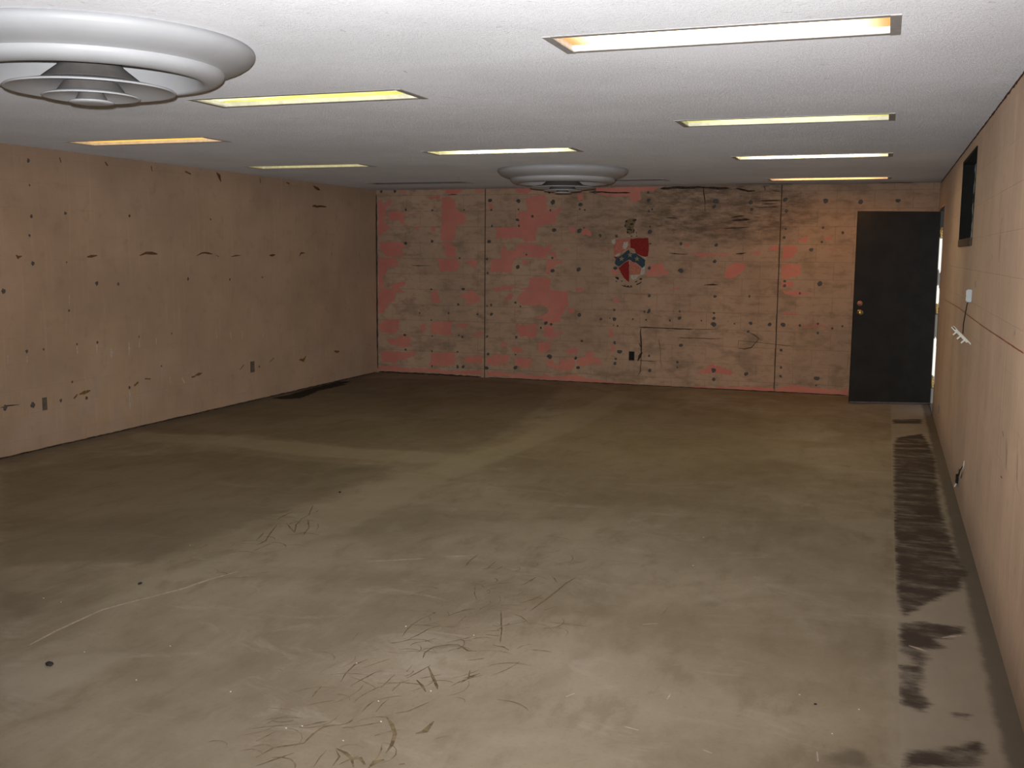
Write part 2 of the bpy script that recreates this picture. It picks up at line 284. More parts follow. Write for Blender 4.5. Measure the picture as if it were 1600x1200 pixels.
# ------------------------------------------------------------------ measured outlines on walls, floor and ceiling (metres)
GLUE_SPOTS=[[-2.313, -9.398, 0.22, 0.22, 45], [-2.33, -8.906, 0.2, 0.3, 40], [-2.207, -8.013, 0.2, 0.4, 40], [-2.319, -9.998, 0.25, 0.15, 35], [-3.927, -7.73, 0.15, 0.35, 25], [-2.273, -8.662, 0.25, 0.3, 30], [-3.99, -8.453, 0.25, 0.35, 20]]
PINK=[[[-7.115,2.357],[-7.054,2.368],[-7.043,2.292],[-6.933,2.372],[-6.91,2.334],[-7.007,2.26],[-7.027,2.044],[-6.948,2.011],[-6.937,1.979],[-7.009,1.947],[-7.083,1.892],[-7.125,1.892]],[[-6.959,2.195],[-6.862,2.221],[-6.731,2.21],[-6.72,2.054],[-6.78,2.049],[-6.827,2.097],[-6.96,2.087]],[[-7.108,1.794],[-6.829,1.806],[-6.781,1.774],[-6.745,1.785],[-6.698,1.737],[-6.746,1.71],[-6.746,1.612],[-6.988,1.605],[-7.084,1.697]],[[-7.116,1.587],[-6.831,1.595],[-6.832,1.465],[-6.989,1.458],[-7.014,1.37],[-7.124,1.357]],[[-6.177,2.402],[-6.061,2.411],[-6.026,2.358],[-5.969,2.347],[-5.969,2.284],[-5.911,2.189],[-5.831,2.178],[-5.842,2.042],[-5.968,2.026],[-5.98,1.894],[-6.038,1.809],[-6.189,1.82],[-6.189,2.0],[-6.177,2.043]],[[-6.177,1.788],[-6.038,1.783],[-5.98,1.725],[-5.968,1.598],[-6.049,1.592],[-6.131,1.639],[-6.131,1.724]],[[-6.248,1.574],[-5.945,1.577],[-5.91,1.492],[-5.968,1.417],[-6.201,1.413],[-6.213,1.51]],[[-5.853,1.567],[-5.658,1.569],[-5.657,1.495],[-5.714,1.452],[-5.772,1.515]],[[-6.13,2.501],[-5.969,2.515],[-5.866,2.482],[-5.969,2.421],[-6.107,2.443]],[[-5.695,2.511],[-5.582,2.51],[-5.604,2.448],[-5.684,2.449]],[[-5.514,2.322],[-5.457,2.312],[-5.434,2.249],[-5.491,2.239]],[[-5.476,1.57],[-5.352,1.582],[-5.351,1.414],[-5.475,1.423]],[[-6.789,2.493],[-6.717,2.503],[-6.694,2.439],[-6.741,2.439]],[[-6.341,2.0],[-6.271,2.0],[-6.271,1.947],[-6.341,1.947]],[[-6.577,2.011],[-6.506,2.011],[-6.518,1.968],[-6.565,1.968]],[[-6.387,2.409],[-6.188,2.407],[-6.2,2.37],[-6.363,2.377]],[[-5.003,2.369],[-4.904,2.389],[-4.806,2.418],[-4.72,2.418],[-4.706,2.224],[-4.566,2.223],[-4.524,2.253],[-4.48,2.223],[-4.565,2.162],[-4.596,2.03],[-4.824,2.02],[-4.843,1.824],[-4.997,1.814],[-5.031,1.855],[-5.398,1.849],[-5.399,2.0],[-5.098,2.01],[-5.089,2.206],[-4.957,2.215]],[[-5.319,1.75],[-5.263,1.75],[-5.252,1.698],[-5.118,1.699],[-5.108,1.782],[-4.997,1.777],[-4.909,1.793],[-4.733,1.732],[-4.647,1.784],[-4.635,1.743],[-4.688,1.609],[-4.885,1.612],[-5.062,1.616],[-5.15,1.584],[-5.171,1.417],[-5.205,1.406],[-5.464,1.423],[-5.465,1.571],[-5.329,1.582]],[[-4.646,1.692],[-4.57,1.682],[-4.558,1.61],[-4.623,1.599]],[[-4.688,1.578],[-4.482,1.58],[-4.47,1.539],[-4.578,1.517],[-4.588,1.466],[-4.675,1.392],[-4.707,1.402]],[[-4.402,1.989],[-4.316,1.984],[-4.315,1.928],[-4.369,1.938]],[[-4.251,1.908],[-4.199,1.979],[-4.147,1.984],[-4.114,1.938],[-4.103,1.888],[-4.198,1.898]],[[-5.147,2.499],[-4.905,2.501],[-4.938,2.445],[-5.025,2.431],[-5.124,2.453]],[[-4.302,2.403],[-4.217,2.412],[-4.206,2.362],[-4.279,2.322]],[[-5.537,2.509],[-4.916,2.514],[-4.916,2.496],[-5.537,2.489]],[[-4.473,1.734],[-4.419,1.724],[-4.419,1.698],[-4.462,1.698]],[[-5.039,1.575],[-4.951,1.576],[-4.961,1.523],[-5.016,1.502]],[[-4.082,2.491],[-3.626,2.497],[-3.422,2.492],[-3.241,2.49],[-3.32,2.442],[-3.482,2.443],[-3.46,2.355],[-3.54,2.296],[-3.591,2.306],[-3.624,2.386],[-3.934,2.389],[-3.997,2.41],[-4.07,2.44]],[[-2.996,1.939],[-2.927,1.949],[-2.945,1.91]],[[-2.922,1.792],[-2.823,1.783],[-2.852,1.758],[-2.911,1.758]],[[-2.81,1.685],[-2.622,1.667],[-2.67,1.647],[-2.799,1.665]],[[-3.333,1.526],[-3.182,1.573],[-3.149,1.484],[-3.088,1.44],[-3.147,1.394],[-3.376,1.391]],[[-3.828,1.49],[-3.757,1.476],[-3.732,1.401],[-3.81,1.4]],[[-2.387,1.508],[-2.273,1.567],[-2.172,1.561],[-2.155,1.496],[-2.267,1.392],[-2.369,1.376],[-2.406,1.42]],[[-1.879,1.751],[-1.774,1.781],[-1.773,1.731],[-1.878,1.716]],[[-1.725,1.767],[-1.571,1.775],[-1.548,1.704],[-1.608,1.646],[-1.718,1.595]],[[-1.723,1.552],[-1.507,1.554],[-1.509,1.433],[-1.696,1.379],[-1.722,1.401]],[[-1.54,1.867],[-1.444,1.882],[-1.441,1.818],[-1.532,1.832]],[[-1.245,1.875],[-1.163,1.882],[-1.161,1.847],[-1.243,1.847]],[[-1.716,1.358],[-1.568,1.346],[-1.58,1.288],[-1.706,1.271]],[[-1.718,1.235],[-1.55,1.238],[-1.368,1.22],[-1.561,1.18],[-1.675,1.2]],[[-2.091,1.7],[-1.977,1.708],[-2.004,1.664]],[[-2.79,1.687],[-2.378,1.676],[-2.378,1.654],[-2.759,1.651]],[[-7.126,1.149],[-7.04,1.172],[-6.858,1.165],[-6.871,1.0],[-6.969,0.965],[-6.994,0.909],[-7.056,0.831],[-7.117,0.818],[-7.128,0.95]],[[-6.343,1.088],[-6.272,1.165],[-6.225,1.134],[-6.213,1.026],[-6.178,0.989],[-6.32,0.986]],[[-5.933,1.091],[-5.829,1.131],[-5.76,1.175],[-5.645,1.118],[-5.61,1.018],[-5.69,0.99],[-5.805,0.981],[-5.84,1.056]],[[-7.143,0.662],[-6.995,0.744],[-6.824,0.738],[-6.813,0.606],[-6.874,0.549],[-7.083,0.553]],[[-7.022,0.477],[-6.875,0.471],[-6.814,0.528],[-6.644,0.523],[-6.645,0.391],[-6.73,0.36],[-6.827,0.373],[-6.949,0.402]],[[-6.511,0.67],[-6.416,0.706],[-6.404,0.619],[-6.464,0.595]],[[-6.332,0.719],[-6.214,0.744],[-6.037,0.728],[-6.037,0.555],[-6.131,0.551],[-6.214,0.57],[-6.344,0.566]],[[-5.956,0.719],[-5.793,0.724],[-5.781,0.682],[-5.886,0.657],[-5.956,0.676]],[[-5.758,0.553],[-5.689,0.599],[-5.585,0.623],[-5.585,0.58],[-5.688,0.55]],[[-7.097,0.285],[-6.839,0.306],[-6.561,0.306],[-6.585,0.25],[-6.706,0.201],[-6.84,0.184],[-6.877,0.138],[-7.074,0.152]],[[-6.345,0.292],[-5.979,0.329],[-5.979,0.154],[-6.155,0.136],[-6.369,0.126],[-6.333,0.227]],[[-5.885,0.224],[-5.792,0.271],[-5.595,0.29],[-5.583,0.193],[-5.803,0.184]],[[-7.173,0.08],[-6.878,0.104],[-6.756,0.076],[-6.203,0.09],[-6.167,0.058],[-5.583,0.096],[-5.583,0.042],[-6.037,0.026],[-6.514,0.043],[-6.756,0.026],[-7.162,0.036]],[[-5.281,1.057],[-5.191,1.133],[-5.124,1.103],[-5.247,1.032]],[[-5.113,1.071],[-4.991,1.179],[-4.682,1.133],[-4.672,1.195],[-4.4,1.17],[-4.398,0.984],[-4.451,0.92],[-4.493,0.825],[-4.503,0.773],[-4.612,0.759],[-4.733,0.777],[-4.745,0.86],[-4.668,0.904],[-4.669,0.987],[-4.768,0.985],[-5.012,0.984]],[[-4.844,0.826],[-4.756,0.86],[-4.733,0.808],[-4.81,0.811]],[[-5.132,0.733],[-5.02,0.716],[-4.821,0.743],[-4.83,0.574],[-4.896,0.551],[-4.985,0.579],[-5.064,0.577]],[[-4.721,0.714],[-4.612,0.739],[-4.577,0.635],[-4.469,0.67],[-4.468,0.639],[-4.609,0.55],[-4.72,0.588]],[[-4.807,0.49],[-4.631,0.528],[-4.619,0.466],[-4.684,0.379],[-4.761,0.355],[-4.795,0.438]],[[-5.322,0.472],[-5.22,0.486],[-5.243,0.443],[-5.322,0.418]],[[-5.175,0.435],[-5.029,0.429],[-4.983,0.378],[-5.129,0.351]],[[-5.526,0.26],[-5.389,0.319],[-5.185,0.306],[-5.218,0.209],[-5.411,0.157],[-5.526,0.195]],[[-5.117,0.288],[-4.893,0.286],[-4.881,0.191],[-5.004,0.154],[-5.116,0.192]],[[-4.694,0.284],[-4.595,0.288],[-4.583,0.215],[-4.495,0.218],[-4.496,0.302],[-4.301,0.3],[-4.289,0.227],[-4.353,0.141],[-4.494,0.145],[-4.671,0.2]],[[-4.4,0.432],[-4.26,0.437],[-4.259,0.385],[-4.399,0.338]],[[-4.258,0.302],[-4.161,0.327],[-4.141,0.39],[-4.045,0.404],[-4.054,0.31],[-3.946,0.284],[-3.956,0.242],[-4.063,0.247],[-4.224,0.22],[-4.268,0.26]],[[-5.525,0.087],[-5.274,0.077],[-4.936,0.061],[-4.493,0.071],[-4.276,0.102],[-4.167,0.065],[-3.846,0.028],[-3.845,0.002],[-4.275,0.013],[-4.824,0.018],[-5.274,0.034],[-5.525,0.028]],[[-4.397,0.953],[-4.29,0.966],[-4.31,0.913],[-4.386,0.901]],[[-5.451,1.202],[-5.17,1.207],[-5.192,1.175],[-5.394,1.161]],[[-5.114,1.208],[-4.683,1.216],[-4.694,1.164],[-4.947,1.169]],[[-4.304,1.223],[-4.176,1.225],[-4.186,1.184],[-4.293,1.177]],[[-4.109,0.391],[-4.065,0.351],[-3.947,0.294],[-3.935,0.253],[-4.042,0.238],[-4.107,0.298]],[[-3.849,0.71],[-3.796,0.712],[-3.794,0.599],[-3.836,0.618]],[[-3.803,0.506],[-3.76,0.477],[-3.78,0.414],[-3.832,0.412]],[[-3.804,1.09],[-3.699,1.092],[-3.73,1.051],[-3.782,1.05]],[[-3.037,1.246],[-2.937,1.248],[-2.946,1.223],[-3.027,1.227]],[[-4.102,0.021],[-3.468,0.034],[-3.467,0.016],[-4.102,-0.005]],[[-2.716,0.179],[-2.526,0.308],[-2.406,0.283],[-2.213,0.217],[-2.285,0.184],[-2.522,0.203]],[[-2.771,0.022],[-2.324,0.029],[-1.946,0.066],[-1.758,0.046],[-1.756,-0.006],[-2.176,0.002],[-2.771,-0.01]],[[-1.732,0.047],[-1.518,0.102],[-1.139,0.063],[-0.891,0.076],[-0.889,0.018],[-1.73,-0.004]],[[-1.699,0.373],[-1.63,0.427],[-1.643,0.39]],[[-1.694,0.979],[-1.497,0.977],[-1.525,0.962],[-1.679,0.955]],[[-1.547,0.831],[-1.351,0.816],[-1.283,0.846],[-1.088,0.809],[-1.268,0.818],[-1.42,0.799]],[[-7.127,1.352],[-7.045,1.353],[-7.046,1.172],[-7.129,1.171]],[[-6.955,1.223],[-6.718,1.276],[-6.719,1.227],[-6.828,1.176],[-6.701,1.13],[-6.792,1.111],[-6.882,1.159]],[[-5.305,1.236],[-5.12,1.239],[-5.153,1.192],[-5.304,1.189]],[[-4.921,1.352],[-4.641,1.357],[-4.639,1.17],[-4.919,1.18]]]
BACK_DABS=[[-5.486,2.348,0.03],[-6.704,2.232,0.017],[-6.311,2.224,0.017],[-5.854,2.227,0.013],[-5.468,2.225,0.017],[-6.71,1.785,0.026],[-6.318,1.813,0.022],[-5.497,1.812,0.028],[-5.917,1.59,0.017],[-5.523,1.584,0.019],[-6.865,2.481,0.026],[-7.068,2.484,0.026],[-5.09,2.334,0.03],[-4.622,2.32,0.037],[-4.252,2.284,0.03],[-4.259,2.229,0.013],[-4.193,2.217,0.013],[-4.652,2.216,0.017],[-5.089,2.23,0.013],[-5.1,2.093,0.022],[-5.079,2.016,0.017],[-4.601,1.963,0.03],[-4.258,1.954,0.035],[-4.2,1.994,0.013],[-3.987,1.894,0.022],[-4.973,1.644,0.017],[-4.618,1.605,0.017],[-5.094,1.485,0.032],[-4.616,1.441,0.03],[-4.26,1.459,0.035],[-4.672,2.443,0.017],[-4.06,2.44,0.026],[-5.456,2.016,0.016],[-4.896,2.139,0.019],[-5.514,1.396,0.017],[-3.38,2.428,0.017],[-3.368,2.33,0.03],[-3.365,2.198,0.017],[-3.323,2.219,0.013],[-3.343,1.944,0.037],[-3.345,2.006,0.013],[-3.774,1.889,0.022],[-2.535,2.312,0.035],[-2.554,2.246,0.026],[-2.95,1.794,0.022],[-2.518,1.784,0.022],[-2.526,1.585,0.028],[-2.943,1.462,0.035],[-3.342,1.492,0.026],[-3.783,1.486,0.026],[-3.337,1.795,0.013],[-5.864,1.181,0.026],[-5.935,0.973,0.017],[-6.329,1.168,0.013],[-5.52,0.963,0.013],[-5.461,0.976,0.017],[-5.657,0.848,0.017],[-5.456,0.854,0.026],[-6.505,0.843,0.013],[-6.075,0.854,0.017],[-6.33,0.752,0.013],[-6.729,0.532,0.023],[-6.315,0.534,0.013],[-5.925,0.556,0.015],[-5.874,0.535,0.019],[-5.518,0.556,0.019],[-6.718,0.335,0.017],[-6.321,0.327,0.013],[-5.944,0.335,0.013],[-5.504,0.321,0.023],[-5.526,0.131,0.03],[-5.862,0.133,0.026],[-5.943,0.13,0.022],[-6.322,0.122,0.017],[-5.051,0.968,0.013],[-5.118,1.015,0.017],[-4.245,0.879,0.03],[-3.957,0.831,0.017],[-4.695,0.759,0.03],[-4.625,0.746,0.022],[-5.105,0.559,0.023],[-4.205,0.543,0.022],[-4.64,0.318,0.037],[-4.285,0.316,0.023],[-4.251,0.192,0.026],[-5.111,0.154,0.032],[-5.112,0.328,0.013],[-4.765,0.696,0.017],[-3.334,1.145,0.022],[-3.78,0.953,0.019],[-3.329,0.959,0.022],[-3.344,0.935,0.017],[-3.39,0.942,0.017],[-2.943,0.957,0.013],[-3.778,0.836,0.03],[-3.837,0.848,0.009],[-3.538,0.844,0.013],[-3.367,0.842,0.013],[-3.064,0.842,0.017],[-2.941,0.873,0.026],[-2.668,0.849,0.013],[-2.516,0.949,0.017],[-2.514,0.885,0.026],[-2.517,0.806,0.035],[-3.787,0.759,0.011],[-3.734,0.75,0.013],[-3.767,0.533,0.022],[-3.702,0.422,0.035],[-3.751,0.328,0.017],[-3.758,0.271,0.028],[-3.319,0.383,0.017],[-3.306,0.198,0.026],[-2.917,0.533,0.026],[-2.953,0.32,0.022],[-2.956,0.255,0.013],[-2.499,0.235,0.037],[-2.495,0.124,0.022],[-2.513,1.154,0.022],[-2.119,2.296,0.03],[-2.102,2.212,0.022],[-1.713,2.323,0.032],[-1.693,2.19,0.022],[-1.249,2.303,0.035],[-0.854,2.293,0.035],[-1.692,1.977,0.017],[-1.265,1.99,0.017],[-1.71,1.876,0.017],[-1.272,1.824,0.017],[-1.389,1.733,0.022],[-1.038,1.932,0.017],[-1.68,1.302,0.026],[-1.682,1.351,0.017],[-1.276,1.332,0.035],[-1.5,1.211,0.017],[-2.093,1.163,0.013],[-0.447,2.3,0.03],[-2.067,0.835,0.022],[-1.838,0.83,0.03],[-1.681,0.827,0.03],[-2.263,0.825,0.013],[-2.093,0.732,0.017],[-1.276,0.851,0.017],[-1.272,0.739,0.017],[-1.111,0.802,0.017],[-0.996,0.831,0.013],[-1.691,0.519,0.017],[-1.686,0.308,0.017],[-1.685,0.198,0.017],[-2.098,0.208,0.03],[-1.262,0.195,0.035],[-1.266,0.109,0.013],[-1.484,0.826,0.017]]
LEFT_DABS=[[-6.195,2.386,0.018],[-6.191,1.939,0.021],[-5.81,1.978,0.018],[-5.003,1.982,0.018],[-6.202,1.555,0.021],[-5.467,1.372,0.024],[-5.189,1.361,0.018],[-4.165,1.385,0.018],[-3.449,1.363,0.018],[-2.827,1.376,0.015],[-5.82,1.148,0.015],[-6.523,1.338,0.024],[-6.313,0.839,0.018],[-3.76,1.988,0.012],[-6.194,2.191,0.012],[-5.821,1.563,0.012],[-6.221,1.782,0.012],[-5.821,0.529,0.015],[-5.656,0.367,0.018],[-5.962,0.385,0.018],[-6.278,0.391,0.029],[-6.567,0.407,0.024],[-4.623,0.549,0.012],[-5.093,0.395,0.018],[-2.927,0.372,0.018],[-0.238,0.403,0.012],[-6.129,0.84,0.012],[-5.743,0.852,0.012],[-5.49,0.848,0.012],[-4.933,0.859,0.012],[-4.451,0.855,0.012]]
